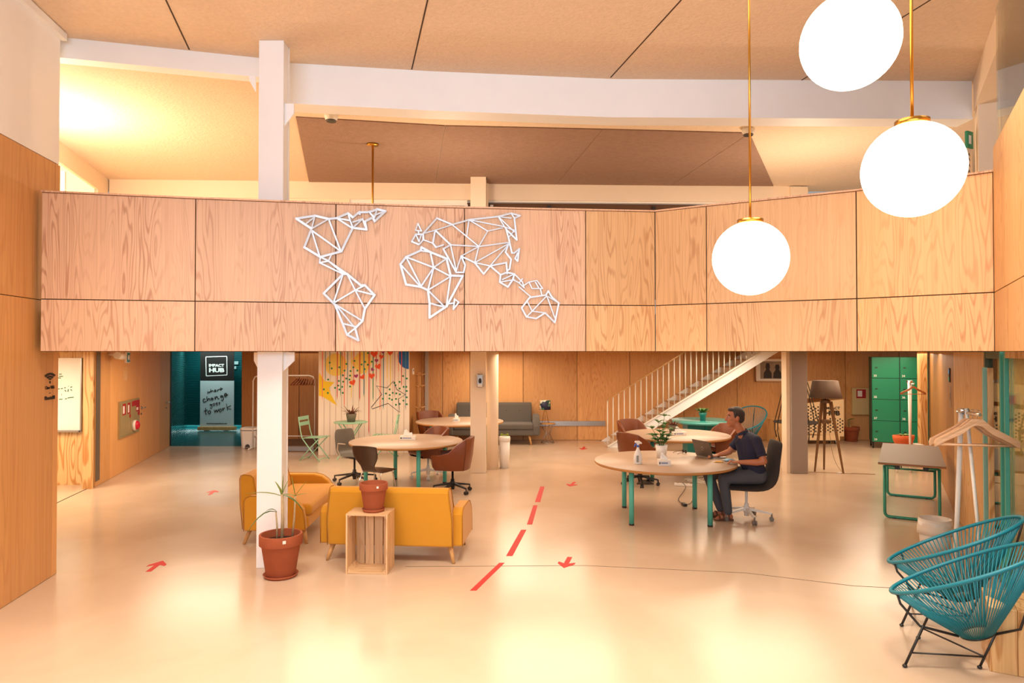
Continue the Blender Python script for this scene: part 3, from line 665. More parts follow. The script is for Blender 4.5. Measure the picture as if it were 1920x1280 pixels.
# ---- sofas
def sofa(label, loc, rz, W=1.53):
    t = thing('two_seat_sofa', label, 'sofa', (loc[0], loc[1], 0), rz, 'mustard sofas')
    hw = W / 2
    MB().b2((-hw + .10, -.30, .17), (hw - .10, .37, .31)).build('seat_base', YEL, t, bevel=.03, seg=3)
    MB().b2((-hw + .115, -.20, .30), (hw - .115, .40, .445)).build('seat_cushion', YEL, t, bevel=.055, seg=4)
    # reclined back: side outline extruded over the width
    prof = [(-.375, .17), (-.405, .45), (-.425, .735), (-.41, .775), (-.375, .785), (-.30, .775), (-.27, .75), (-.20, .44), (-.19, .17)]
    def bx(k): return lambda y, z: (k * (hw - .10 + (.0 if z < .5 else -.035)), y, z)
    MB().prism(prof, bx(-1), bx(1)).build('backrest', YEL, t, bevel=.022, seg=3)
    for s in (-1, 1):
        x = lambda z: s * (hw - .10 + (.0 if z < .5 else -.035) + .001)
        MB().tube([(x(z), y - .001, z) for y, z in prof[:-1]], .005, 6).build('piping', PIPE, t)
    for s in (-1, 1):
        ap = [(-.33, .17), (-.335, .50), (-.31, .545), (-.26, .565), (.10, .56), (.20, .535), (.28, .475), (.33, .40), (.35, .30), (.36, .17)]
        x0, x1 = sorted((s * (hw - .115), s * hw))
        ar = MB().prism(ap, lambda y, z: (x0, y, z), lambda y, z: (x1, y, z)).build('arm', YEL, t, bevel=.022, seg=3)
        MB().tube([(s * (hw - .004), y, z) for y, z in ap], .004, 6).build('piping', PIPE, ar)
        for y, k in ((-.30, -1), (.30, 1)):
            MB().tube([(s * (hw - .14), y, .18), (s * (hw - .09), y + k * .055, 0)], [.030, .016], 12).build('leg', W_LEG, t)
    return t
sofa('mustard yellow sofa seen from behind, wooden crate against its back', (-1.245, 7.53), math.radians(-5))
sofa('mustard yellow sofa seen from its side behind the white steel column', (-2.73, 8.52), math.radians(-88))

# ---- grey sofa at the back wall
t = thing('grey_sofa', 'charcoal grey two seat sofa with buttoned back against the wood wall', 'sofa', (-.44, 16.45, 0), PI)
MB().b2((-1.05, -.38, .22), (1.05, .36, .36)).build('seat_base', GREYF, t, bevel=.03, seg=3)
for s in (-1, 1):
    MB().b2((min(0, s * .94) + (.006 if s > 0 else 0), -.22, .36), (max(0, s * .94) - (.006 if s < 0 else 0), .38, .50)).build('seat_cushion', GREYF, t, bevel=.04, seg=3)
    bk = MB().prism([(-.40, .36), (-.46, .92), (-.42, .955), (-.34, .95), (-.30, .90), (-.20, .48)], lambda y, z: (s * .008, y, z), lambda y, z: (s * .92, y, z)).build('back_cushion', GREYF, t, bevel=.03, seg=3)
    for x in (.30, .62):
        MB().ball((s * x, -.275, .76), (.018, .012, .018), 8, 6).build('button', mat('grey_button', rgb(60, 56, 52), .8), bk)
    MB().prism([(-.40, .22), (-.40, .62), (-.33, .68), (-.15, .69), (.15, .64), (.32, .55), (.38, .44), (.38, .22)], lambda y, z: (s * .94, y, z), lambda y, z: (s * 1.10, y, z)).build('arm', GREYF, t, bevel=.05, seg=4)
    for y, k in ((-.30, -1), (.28, 1)): MB().tube([(s * .84, y, .23), (s * .90, y + k * .06, 0)], [.032, .018], 10).build('leg', W_LEG, t)

# ---- wooden crate with pot
t = thing('wooden_crate', 'pine crate standing on end behind the mustard sofa', 'crate', (-1.43, 6.93, 0), math.radians(-4))
cw, cd, ch = .42, .30, .59
for i in range(4):
    w_ = (cw - .04) / 4
    MB().b2((-cw / 2 + .02 + i * w_ + .005, cd / 2 - .014, .012), (-cw / 2 + .02 + (i + 1) * w_ - .005, cd / 2, ch - .012)).build('back_slat', W_CRATE, t)
for s in (-1, 1):
    for j in range(2):
        y0 = -cd / 2 + j * (cd / 2) + .003
        x0, x1 = sorted((s * cw / 2, s * (cw / 2 - .016)))
        MB().b2((x0, y0, .0), (x1, y0 + cd / 2 - .006, ch)).build('side_plank', W_CRATE, t, bevel=.002)
for z in (0.0, ch - .018):
    for j in range(2):
        y0 = -cd / 2 + j * (cd / 2) + .003
        MB().b2((-cw / 2 + .017, y0, z), (cw / 2 - .017, y0 + cd / 2 - .006, z + .018)).build('end_plank', W_CRATEX, t, bevel=.002)
for sx in (-1, 1):
    for z in (.03, ch - .03):
        MB().prism([(0, 0), (.035, 0), (0, .035)], lambda a, b_: (sx * (cw / 2 - .017 - a), -cd / 2 + .02, z + (b_ - .012 if z < .3 else .012 - b_)), lambda a, b_: (sx * (cw / 2 - .017 - a), cd / 2 - .02, z + (b_ - .012 if z < .3 else .012 - b_))).build('corner_batten', W_CRATE, t)
def terracotta(name, label, loc, r, h, saucer=True, soil=True, tag_=True, group='terracotta pots', rb=.68, mats=TERRA, cat='plant pot', sticker_a=-1.1):
    t = thing(name, label, cat, loc, 0, group); z0 = .022 if saucer else 0
    MB().lathe([(0, z0), (r * rb, z0), (r * .90, z0 + h * .74), (r, z0 + h * .745), (r, z0 + h), (r * .90, z0 + h), (r * .86, z0 + h * .70), (r * .82, z0 + h * .66), (0, z0 + h * .66)], 40).build('pot', mats, t, bevel=.003)
    if saucer: MB().lathe([(0, 0), (r * .72, 0), (r * .82, .03), (r * .78, .03), (r * .70, .012), (0, .012)], 40).build('saucer', mats, t)
    if soil: MB().lathe([(0, z0 + h * .80), (r * .86, z0 + h * .80), (r * .86, z0 + h * .82), (0, z0 + h * .83)], 24).build('soil', SOIL, t)
    if tag_:
        a = sticker_a; MB().box((r * 1.003 * math.cos(a), r * 1.003 * math.sin(a), z0 + h * .90), (.022 * r / .15, .003, .022 * r / .15), a + PI / 2).build('sticker', PLWHITE, t)
    return t
terracotta('terracotta_pot', 'empty terracotta pot with saucer on top of the pine crate', (-1.40, 6.93, ch), .142, .265, soil=False)
pp = fl(528, 1078); PX, PY = pp.x, 6.73
t = terracotta('potted_dracaena', 'spindly dracaena in a big terracotta pot at the foot of the steel column', (PX, PY, 0), .205, .395, cat='potted plant')
t['group'] = 'potted plants'
BARK = mat('pale_bark', rgb(176, 150, 112), .8, bump=.5, bscale=60, var=.3, vscale=30)
def leaf(b, p, d, L_, wd, droop=.5, n=5, up=None):
    p = V(p); d = V(d).normalized(); s = d.cross(V((0, 0, 1)))
    s = V((1, 0, 0)) if s.length < 1e-3 else s.normalized()
    rows = []
    for i in range(n + 1):
        k = i / n; c_ = p + d * (L_ * k) + V((0, 0, -droop * L_ * k * k)); w_ = wd * math.sin(PI * (.08 + .90 * k) ** .8) * .5
        rows.append([c_ - s * w_ + V((0, 0, w_ * .3)), c_ + V((0, 0, 0)), c_ + s * w_ + V((0, 0, w_ * .3))])
    b.grid(rows)
for (bx_, by_, tx, ty, z0, z1, rr_) in ((.01, 0, .01, .0, .33, .80, .016), (-.05, .03, -.06, .03, .33, .62, .009), (.09, .06, .12, .06, .33, .77, .010)):
    MB().tube([(bx_, by_, z0), ((bx_ + tx) / 2 + .006, (by_ + ty) / 2, (z0 + z1) / 2), (tx, ty, z1)], [rr_ * 1.1, rr_, rr_ * .8], 8).build('stem', BARK, t)
for p, d, L_, wd, dr in (((.01, 0, .78), (-1, -.1, .35), .36, .035, .25), ((-.05, .03, .62), (-.8, -.2, .8), .16, .03, .7), ((-.06, .03, .62), (-.35, -.2, .15), .30, .04, 1.0), ((.01, 0, .80), (.05, 0, 1), .20, .03, .0), ((.01, 0, .80), (-.4, .1, .8), .18, .028, .2), ((.01, 0, .79), (.9, -.1, -.05), .22, .035, .6),
                         ((.01, 0, .80), (.3, .2, .9), .16, .028, .1), ((.12, .06, .77), (.55, 0, .8), .20, .026, .1), ((.12, .06, .77), (-.2, 0, 1), .2, .026, 0), ((.12, .06, .77), (.8, .1, .3), .12, .022, .2), ((.12, .06, .77), (-.9, 0, .3), .18, .03, .3), ((.01, 0, .78), (-.1, -.3, .9), .14, .03, .2)):
    b = MB(); leaf(b, p, d, L_, wd, dr); b.build('leaf', LEAFY if dr < .4 else LEAF, t, solid=.0015)

# ---- things on the tables
def tissue_box(label, loc, rz, w_=.23, d_=.115, h_=.055, tall=.09):
    t = thing('tissue_box', label, 'tissue box', loc, rz, 'tissue boxes')
    MB().b2((-w_ / 2, -d_ / 2, 0), (w_ / 2, d_ / 2, h_)).build('carton', PLWHITE, t, bevel=.002)
    b = MB(); rows = []
    for i in range(6):
        k = i / 5; rows.append([V(((a - .5) * w_ * (.62 - .15 * k), math.sin(a * 9 + i * 1.3) * .014 * k + (k - .5) * .01, h_ + k * tall * (.75 + .25 * math.sin(a * 5 + .6)))) for a in [j / 7 for j in range(8)]])
    b.grid(rows).grid([[p + V((0, .03 * (1 - abs(i - 2.5) / 3), 0)) for p in r] for i, r in enumerate(rows)]); b.build('tissue', TISSUE, t, solid=.003)
    MB().b2((-w_ * .30, -d_ / 2 - .001, h_ * .35), (w_ * .25, -d_ / 2, h_ * .62)).build('print', mat('grey_blue_print', rgb(128, 140, 170), .6), t)
    MB().b2((-w_ * .45, -d_ / 2 - .001, h_ * .3), (-w_ * .35, -d_ / 2, h_ * .65)).build('print', BLACK, t)
    return t
q = onz(765, 823.5, .743); tissue_box('tissue box on the round table behind the mustard sofas', (q.x, q.y, .743), 0, .26, .13, .06, .10)
q = onz(856, 789.5, .743); tissue_box('tissue box on the table partly hidden by the cream column', (q.x, q.y, .743), 0, .14, .12, .06, .11)
q = onz(1247, 873, .743); tissue_box('tissue box in front of the white plant pot on the man\'s table', (q.x, q.y + .06, .743), -.05, .155, .12, .07, .085)
q = onz(1273, 815, .743); tissue_box('tissue box beside the pot of dried leaves', (q.x, q.y, .743), .12, .23, .115, .055, .09)
# spray bottle
q = onz(1197, 870.5, .743); t = thing('spray_bottle', 'white trigger spray bottle with blue collar on the man\'s table', 'spray bottle', (q.x, q.y + .03, .743), .1)
def ell(w_, d_, z, x=0): return [V((x + w_ * math.cos(a * PI / 8), d_ * math.sin(a * PI / 8), z)) for a in range(16)]
MB().loft([ell(.05, .03, 0), ell(.056, .034, .01), ell(.058, .035, .06), ell(.055, .034, .11), ell(.042, .028, .15), ell(.024, .022, .185), ell(.016, .016, .205), ell(.015, .015, .225)]).build('bottle', PLWHITE, t)
MB().lathe([(.018, .222), (.019, .246), (0, .248)], 16).build('collar', mat('blue_plastic', rgb(46, 104, 190), .4), t)
MB().prism([(-.035, .300), (.02, .300), (.05, .278), (.052, .262), (.012, .262), (.014, .247), (-.014, .247), (-.018, .27), (-.045, .282)], lambda x, z: (x, -.012, z), lambda x, z: (x, .012, z)).build('spray_head', PLWHITE, t, bevel=.003)
MB().prism([(-.02, .27), (-.045, .255), (-.05, .225), (-.042, .225), (-.03, .25), (-.016, .255)], lambda x, z: (x, -.006, z), lambda x, z: (x, .006, z)).build('trigger', mat('blue_plastic', rgb(46, 104, 190), .4), t)
MB().b2((-.03, -.0375, .03), (.0, -.0365, .115)).build('print', mat('grey_print', rgb(150, 150, 140), .7), t)
# plant in a white pot
q = onz(1242, 859, .743); t = thing('potted_plant', 'leafy green plant in a ribbed white pot on the man\'s table', 'potted plant', (q.x, q.y + .06, .743), 0, 'potted plants')
MB().lathe([(0, 0), (.062, 0), (.066, .06), (.070, .062), (.082, .175), (.076, .175), (.066, .13), (0, .13)], 32).build('pot', PLWHITE, t)
MB().lathe([(0, .14), (.075, .14), (0, .145)], 20).build('soil', SOIL, t)
rnd = random.Random(3)
for i in range(7):
    a = i * 2.4; R_ = .06 + .12 * rnd.random(); hh = .16 + .26 * (i % 4) / 3
    tip = V((R_ * math.cos(a), R_ * math.sin(a), .14 + hh)); st = MB().tube([(.01 * math.cos(a), .01 * math.sin(a), .13), (tip.x * .45, tip.y * .45, .14 + hh * .6), tip], [.005, .004, .003], 6).build('stem', LEAF, t)
    for j in range(9):
        b = MB(); k = 1 if j < 3 else (.65 if j < 6 else .4); ba = V((tip.x * k, tip.y * k, .14 + hh * (1 if j < 3 else (.62 if j < 6 else .35)))); aa = a + j * 2.1 + rnd.random()
        leaf(b, ba, (math.cos(aa), math.sin(aa), .45 + .4 * rnd.random()), .10 + .04 * rnd.random(), .062, .35, 4); b.build('leaf', LEAF, st, solid=.001)
# sunglasses
q = onz(1276, 850, .743); t = thing('sunglasses', 'dark sunglasses lying folded open on the table left of the laptop', 'sunglasses', (q.x, q.y, .743), .3)
for s in (-1, 1):
    MB().loft([[V((.06 + x * .0, s * .034 + .028 * math.cos(a * PI / 7), .03 + .024 * math.sin(a * PI / 7))) for a in range(14)] for x in (0, 1)] and [[V((.06 + x, s * .034 + .028 * math.cos(a * PI / 7), .028 + .024 * math.sin(a * PI / 7))) for a in range(14)] for x in (0, .006)], False).build('lens', mat('black_lens', rgb(18, 16, 16), .08), t)
    MB().tube([(.06, s * .066, .035), (-.06, s * .066, .018), (-.085, s * .062, .004)], .003, 6).build('temple', BLACK, t)
MB().tube([(.063, -.006, .034), (.063, .006, .034)], .003, 6).build('bridge', BLACK, t)
# laptop: hinge edge from picture points, screen towards the man
h0, h1 = onz(1304, 853.5, .743), onz(1340, 861, .743); hc = (h0 + h1) / 2; hd = (h1 - h0).normalized(); nv = V((-hd.y, hd.x, 0))
if nv.x < 0: nv = -nv
lrz = math.atan2(hd.y, hd.x)
t = thing('laptop', 'open grey laptop with its lid towards the camera', 'laptop', (hc.x, hc.y, .743), lrz)
GLAP = mat('laptop_grey', rgb(112, 100, 90), .35, .5); LW = .35
bs = MB().b2((-LW / 2, 0, 0), (LW / 2, .235, .016)).build('base', mat('laptop_silver', rgb(176, 168, 160), .4, .4), t, bevel=.004)
MB().b2((-LW / 2 + .03, .03, .016), (LW / 2 - .03, .13, .018)).build('keyboard', BLACK, bs)
MB().b2((-.05, .15, .016), (.05, .215, .0175)).build('touchpad', GLAP, bs)
ly, lz = -.075, .225
ln = V((0, -lz, -ly)).normalized()
def lid(x, k, o): return V((x, ly * k, .014 + lz * k)) + V((0, -lz, ly)).normalized() * o
ld = MB().add([lid(-LW / 2, 0, .008), lid(LW / 2, 0, .008), lid(LW / 2, 1, .008), lid(-LW / 2, 1, .008), lid(-LW / 2, 0, 0), lid(LW / 2, 0, 0), lid(LW / 2, 1, 0), lid(-LW / 2, 1, 0)], [(0, 1, 2, 3), (7, 6, 5, 4), (0, 4, 5, 1), (1, 5, 6, 2), (2, 6, 7, 3), (3, 7, 4, 0)]).build('lid', GLAP, t, bevel=.003)
MB().add([lid(-LW / 2 + .01, .05, -.001), lid(LW / 2 - .01, .05, -.001), lid(LW / 2 - .01, .96, -.001), lid(-LW / 2 + .01, .96, -.001)], [(0, 1, 2, 3)]).build('screen', mat('lit_screen', rgb(150, 170, 190), .3, emit=.4), ld)
lg = MB(); rg = [lid(.022 * math.cos(a * PI / 10), .5 + .095 * math.sin(a * PI / 10), .0087) for a in range(20)]
lg.tube(rg, .0022, 5, True); lg.tube([lid(-.008, .45, .0087), lid(.006, .55, .0087)], .002, 5); lg.build('emblem', CHROME, ld)
# face mask, snack packet
q = onz(1366, 863.5, .743); t = thing('face_mask', 'pale blue face mask on the table edge by the man\'s arm', 'face mask', (q.x, q.y, .743), .5)
b = MB(); b.grid([[V((-.075 + .15 * i / 6, -.04 + .08 * j / 4, .008 + .022 * math.sin(PI * i / 6) * math.sin(PI * j / 4) + .003 * (j % 2))) for i in range(7)] for j in range(5)]); b.build('mask_body', mat('mask_blue', rgb(150, 196, 222), .8), t, solid=.003)
for s in (-1, 1): MB().tube([(s * .07, -.03, .01), (s * .11, -.02, .025), (s * .115, .02, .03), (s * .07, .035, .01)], .0025, 6).build('ear_loop', PLWHITE, t)
q = onz(1348, 866.5, .743); t = thing('snack_packet', 'small yellow foil packet beside the laptop', 'packet', (q.x, q.y, .743), -.25)
MB().grid([[V((-.055 + .11 * i / 6, -.022 + .044 * j / 4, .004 + .016 * math.sin(PI * i / 6) ** .6 * math.sin(PI * j / 4))) for i in range(7)] for j in range(5)]).build('foil', mat('yellow_foil', rgb(206, 150, 48), .35, .3), t, solid=.002)
for s in (-1, 1): MB().b2((s * .06 - .006, -.022, .002), (s * .06 + .006, .022, .005)).build('crimped_end', mat('yellow_foil', rgb(206, 150, 48), .35, .3), t)
def dried_pot(label, loc, r, h, spread, m):
    t = thing('dried_plant', label, 'potted plant', loc, 0, 'pots of dried leaves')
    MB().lathe([(0, 0), (r * .72, 0), (r * .95, h * .7), (r, h), (r * .88, h), (r * .84, h * .85), (0, h * .85)], 28).build('pot', m, t)
    rn = random.Random(int(r * 1000))
    for i in range(26):
        a = i * 2.4; L_ = spread * (.6 + .5 * rn.random()); b = MB(); leaf(b, (r * .4 * math.cos(a), r * .4 * math.sin(a), h * .85), (math.cos(a), math.sin(a), .8 + 1.6 * rn.random()), L_, .022, .25 + .4 * rn.random(), 4); b.build('leaf', DRY, t, solid=.001)
    return t
CLAY = mat('grey_clay', rgb(112, 102, 84), .8, var=.1)
q = onz(1262, 811, .743); dried_pot('grey clay pot of dried brown leaves on the table behind the man', (q.x, q.y, .743), .085, .14, .24, CLAY)
# ---- mint bistro set by the mural
def bistro_chair(label, loc, rz):
    t = thing('bistro_chair', label, 'chair', (loc[0], loc[1], 0), rz, 'mint folding bistro chairs')
    for s in (-1, 1):
        MB().tube([(s * .19, .23, 0), (s * .19, -.02, .28), (s * .185, -.17, .46), (s * .18, -.21, .60), (s * .175, -.26, .88)], .011, 6).build('back_post', MINT, t)
        MB().tube([(s * .16, -.24, 0), (s * .16, .02, .28), (s * .16, .20, .455)], .011, 6).build('leg', MINT, t)
    for i in range(7):
        y = -.15 + i * .06; MB().b2((-.19, y, .452 + .003 * i), (.19, y + .045, .462 + .003 * i)).build('seat_slat', MINT, t)
    for z, y in ((.70, -.228), (.81, -.248)):
        MB().b2((-.18, y - .006, z), (.18, y + .006, z + .075)).build('back_slat', MINT, t)
    MB().tube([(-.19, .20, .035), (.19, .20, .035)], .008, 6).tube([(-.16, -.21, .035), (.16, -.21, .035)], .008, 6).build('stretcher', MINT, t)
bistro_chair('mint folding chair standing left, in front of the clothes rail', (-4.02, 13.92), face(.97, -.25))
bistro_chair('mint folding chair standing right, under the outlined star of the mural', (-2.62, 14.22), face(-.97, -.05))
t = thing('bistro_table', 'round mint metal bistro table in front of the mural', 'table', (-3.33, 14.12, 0))
MB().lathe([(0, .735), (.335, .735), (.345, .742), (.345, .752), (.335, .755), (0, .755)], 40).build('tabletop', MINT, t)
for s in (-1, 1):
    for y in (-.14, .14): MB().bar((s * .22, y, .735), (-s * .24, y * 1.2, 0), .022, .012, up=(0, 1, 0)).build('leg', MINT, t)
dried_pot('clay pot of dried leaves on the mint bistro table', (-3.31, 14.08, .755), .105, .17, .30, CLAY)

# ---- mural paint on the planks (flat paint; plane of the plank faces)
def mur(px, py):
    p = onwall(px, py, M0, M1); return (math.hypot(p.x - M0.x, p.y - M0.y), p.z)
def paint(name, pts, m, lift=.002, raw=False):
    q = pts if raw else [mur(*p) for p in pts]
    q = [(min(max(x, .003), MW - .003), min(z, 2.29)) for x, z in q]
    MB().prism(q, lambda x, z: (x, -lift, z), lambda x, z: (x, -.0002, z)).build(name, m, mu)
def mc(p): return (590 + p[0] / 6.4, 650 + p[1] / 6.4)
PY_ = mat('paint_yellow', rgb(240, 196, 20), .6); PYP = mat('paint_pale_yellow', rgb(240, 204, 100), .7); PB_ = mat('paint_blue', rgb(24, 98, 172), .6)
PO = mat('paint_orange', rgb(228, 78, 24), .6); PP = mat('paint_purple', rgb(160, 52, 110), .6); PG = mat('paint_green', rgb(36, 128, 76), .6); PK = mat('paint_black', rgb(36, 34, 52), .6)
PS = mat('paint_salmon', rgb(240, 130, 96), .7); PR = mat('paint_rose', rgb(206, 70, 64), .7); PT = mat('paint_slate', rgb(100, 136, 150), .7)
paint('painted_disc', [mc((255 + 135 * math.cos(a * PI / 12), 215 + 135 * math.sin(a * PI / 12))) for a in range(24)], PYP, .0012)
paint('painted_diamond', [mc(p) for p in ((430, 180), (540, 60), (640, 60), (690, 180), (620, 310), (540, 330))], PYP, .0012)
paint('painted_star', [mc(p) for p in ((38, 310), (60, 318), (120, 412), (240, 425), (172, 490), (190, 560), (270, 705), (100, 600), (38, 585))], PY_, .0016)
paint('painted_disc', [mc((min(1140, 1130 + 135 * math.cos(a * PI / 12)), 110 + 158 * math.sin(a * PI / 12))) for a in range(6, 19)] + [mc((1138, 60)), mc((1138, 268))][:0], PB_, .0016)
# drips
rn = random.Random(5)
for px_, y1, m in ((270, 640, PR), (355, 735, PS), (92, 640, PS), (540, 660, PR), (700, 660, PG), (825, 760, PT), (960, 620, PP), (1090, 770, PT), (785, 770, PS), (1043, 490, PR), (650, 1060, PR), (130, 420, PT), (395, 480, PT), (310, 600, PG), (470, 420, PS), (870, 420, PYP), (620, 520, PYP), (180, 330, PT), (1005, 330, PS), (590, 610, PT), (440, 640, PYP), (740, 430, PR), (910, 520, PYP), (330, 380, PR)):
    a, z1 = mur(*mc((px_, y1))); w_ = .012 + .012 * rn.random(); paint('painted_drip', [(a - w_ / 2, 2.25), (a - w_ * .4, z1 + .1), (a, z1), (a + w_ * .4, z1 + .1), (a + w_ / 2, 2.25)], m, .0022, True)
def heart(cx, cy, r, m, rot=0):
    pts = []
    for i in range(18):
        t_ = 2 * PI * i / 18; x = 16 * math.sin(t_) ** 3 / 17; y = -(13 * math.cos(t_) - 5 * math.cos(2 * t_) - 2 * math.cos(3 * t_) - math.cos(4 * t_)) / 17
        pts.append(mc((cx + r * (x * math.cos(rot) - y * math.sin(rot)), cy + r * (x * math.sin(rot) + y * math.cos(rot)))))
    paint('painted_heart', pts, m, .003)
for cx, cy, r, m, ro in ((715, 85, 48, PO, 0), (800, 118, 32, PO, .2), (905, 72, 36, PO, .1), (742, 165, 26, PP, 0), (762, 235, 40, PO, -.3), (497, 350, 28, PP, -.2), (455, 428, 42, PO, -.4), (575, 362, 34, PO, -.6), (683, 348, 42, PO, 0), (692, 272, 24, PP, .8), (820, 62, 24, PP, 0)): heart(cx, cy, r, m, ro)
for cx, cy in ((180, 190), (205, 258), (295, 245), (380, 205), (358, 285), (340, 342), (430, 290), (425, 345), (378, 380), (418, 392), (343, 418), (283, 465), (245, 492), (330, 480), (425, 475), (296, 512), (338, 552), (478, 168), (465, 246), (513, 285), (562, 212), (605, 180), (638, 215), (600, 268), (685, 178), (640, 75), (110, 510), (158, 553), (162, 392), (290, 410),
               (900, 510), (855, 560), (937, 552), (900, 578), (980, 558), (1022, 570), (897, 620), (928, 635), (976, 625), (818, 622), (1020, 685), (1065, 645), (975, 695), (1020, 500), (1068, 480), (1100, 480), (1105, 530), (1105, 605), (1060, 350), (1105, 380), (1020, 420), (970, 460), (958, 432), (1105, 688)):
    paint('painted_dot', [mc((cx + 12 * math.cos(a * PI / 5), cy + 12 * math.sin(a * PI / 5))) for a in range(10)], PG, .0026)
so = [(740, 468), (870, 492), (945, 412), (985, 510), (1090, 575), (1005, 625), (1020, 785), (880, 678), (690, 745), (680, 725), (805, 570)]
b = MB(); sp_ = [mur(*mc(p)) for p in so]
b.tube([(x, -.003, z) for x, z in sp_], .007, 6, True); b.build('painted_star_outline', PK, mu)

# ---- side wall of the mural: thermostat ; peg post ; metal strip
p = V((M1.x + .012, 16.2, 0)); z = onwall(774, 696, (M1.x, 17.0), (M1.x, 14.0)).z
q = onwall(773.5, 696, (M1.x, 14.0), (M1.x, 17.0))
t = thing('thermostat', 'small white wall thermostat beside the mural', 'thermostat', (M1.x, q.y, q.z))
MB().b2((0, -.09, -.07), (.025, .09, .07)).build('housing', PLWHITE, t, bevel=.004); MB().b2((.025, -.05, .0), (.027, .05, .045)).build('display', DKPL, t)
t = thing('peg_coat_stand', 'upright wooden post with coat pegs between mural and grey sofa', 'coat stand', (atY(786, 800, 15.95).x, 15.95, 0))
MB().b2((-.03, -.03, 0), (.03, .03, 1.72)).build('post', W_LEG, t, bevel=.004)
for z in (1.62, 1.36, .86):
    for dx, dy in ((1, .2), (-1, .2), (.6, -.7), (-.6, -.7)):
        MB().tube([(0, 0, z), (dx * .13, dy * .13, z + .06)], .010, 8).build('peg', W_LEG, t)
t = tag(MB().b2((atY(796.5, 700, 16.97).x, 16.965, .0), (atY(803.5, 700, 16.97).x, 16.998, 2.2)).build('cable_duct', mat('pale_duct', rgb(190, 180, 172), .4), bevel=.003), 'vertical brushed metal strip on the wood wall above the far table', 'cable duct')
t = thing('wall_trunking', 'horizontal ribbed metal trunking low on the back wall', 'trunking', (0, 16.97, 0))
x0, x1 = atY(1012, 796, 16.97).x - 1.6, atY(1135, 796, 16.97).x
MB().b2((x0, .0, .36), (x1, .028, .475)).build('channel', STEEL, t)
for z in (.385, .415, .445): MB().b2((x0, -.008, z - .006), (x1, .0, z + .006)).build('rib', STEEL, t)
# soap dispenser on the cream column
p = atY(900.3, 713, 12.37); t = thing('soap_dispenser', 'chrome and white sanitiser dispenser on the cream column', 'dispenser', (p.x, 12.4, p.z))
MB().b2((-.06, -.09, -.12), (.06, 0, .12)).build('housing', STEEL, t, bevel=.02, seg=3); MB().lathe([(0, -.05), (.02, -.045), (.03, -.01), (.022, .03), (0, .045)], 16, (0, -.095, 0)).build('window', BLACK, t); MB().b2((-.04, -.1, -.115), (.04, -.06, -.07)).build('push_lever', PLWHITE, t, bevel=.006)
# white swing bin by the columns
t = thing('waste_bin', 'tall white waste bin with lime liner beside the round column', 'bin', (atY(946, 850, 12.95).x, 12.95, 0), 0, 'white bins')
MB().lathe([(0, 0), (.085, 0), (.105, .55), (.098, .55), (.09, .5), (0, .5)], 28).build('body', PLWHITE, t)
MB().lathe([(.107, .50), (.112, .57), (.100, .60), (.06, .60), (.09, .55)], 28).build('liner', PLWHITE, t)
b = MB(); b.grid([[V((.10 * math.cos(a) * (1 - .3 * k), .10 * math.sin(a) * (1 - .3 * k), .585 + .05 * k * (1 + .3 * math.sin(3 * a)))) for a in [PI * j / 8 for j in range(9)]] for k in (0, .5, 1)]); b.build('lime_bag', mat('lime_plastic', rgb(146, 156, 40), .5), t, solid=.004)
# side table with printed lamp
tp = atY(1027, 794, 16.55); t = thing('wire_side_table', 'small round side table of thin wire beside the grey sofa', 'side table', (tp.x, 16.55, 0))
zt = .47
MB().lathe([(0, zt - .018), (.185, zt - .018), (.19, zt - .008), (.185, zt), (0, zt)], 32).build('tabletop', W_LEG, t)
for k in range(10):
    a = k * PI / 5; MB().tube([(.18 * math.cos(a), .18 * math.sin(a), zt - .018), (.06 * math.cos(a + .9), .06 * math.sin(a + .9), .22), (.16 * math.cos(a + 1.6), .16 * math.sin(a + 1.6), 0.004)], .004, 6).build('wire', STEEL, t)
MB().tube([(.16 * math.cos(k * PI / 12), .16 * math.sin(k * PI / 12), .005) for k in range(24)], .005, 6, True).build('base_ring', STEEL, t)
t = thing('table_lamp', 'small table lamp with tropical leaf print shade on a wire base', 'table lamp', (tp.x - .06, 16.55, zt))
SHD = bpy.data.materials.new('tropical_print'); SHD.use_nodes = True; nt = SHD.node_tree; vz = nt.nodes.new('ShaderNodeTexVoronoi'); vz.inputs['Scale'].default_value = 11; tcn = nt.nodes.new('ShaderNodeTexCoord'); nt.links.new(tcn.outputs['Object'], vz.inputs[0])
cr = nt.nodes.new('ShaderNodeValToRGB'); cr.color_ramp.interpolation = 'CONSTANT'; els = cr.color_ramp.elements; els[0].color = rgb(36, 40, 70); els[1].position = .3; els[1].color = rgb(90, 140, 110)
for ps, cl in ((.5, rgb(230, 226, 206)), (.68, rgb(40, 84, 70)), (.84, rgb(216, 196, 170))): e = els.new(ps); e.color = cl
sx_ = nt.nodes.new('ShaderNodeSeparateColor'); nt.links.new(vz.outputs['Color'], sx_.inputs[0]); nt.links.new(sx_.outputs[0], cr.inputs[0]); nt.links.new(cr.outputs[0], nt.nodes['Principled BSDF'].inputs['Base Color'])
MB().lathe([(.135, .33), (.13, .555)], 32).build('shade', SHD, t)
for k in range(3):
    a = k * 2 * PI / 3 + .4; MB().tube([(.09 * math.cos(a), .09 * math.sin(a), 0), (.03 * math.cos(a), .03 * math.sin(a), .30), (0, 0, .34)], .005, 6).build('leg', BRASS, t)

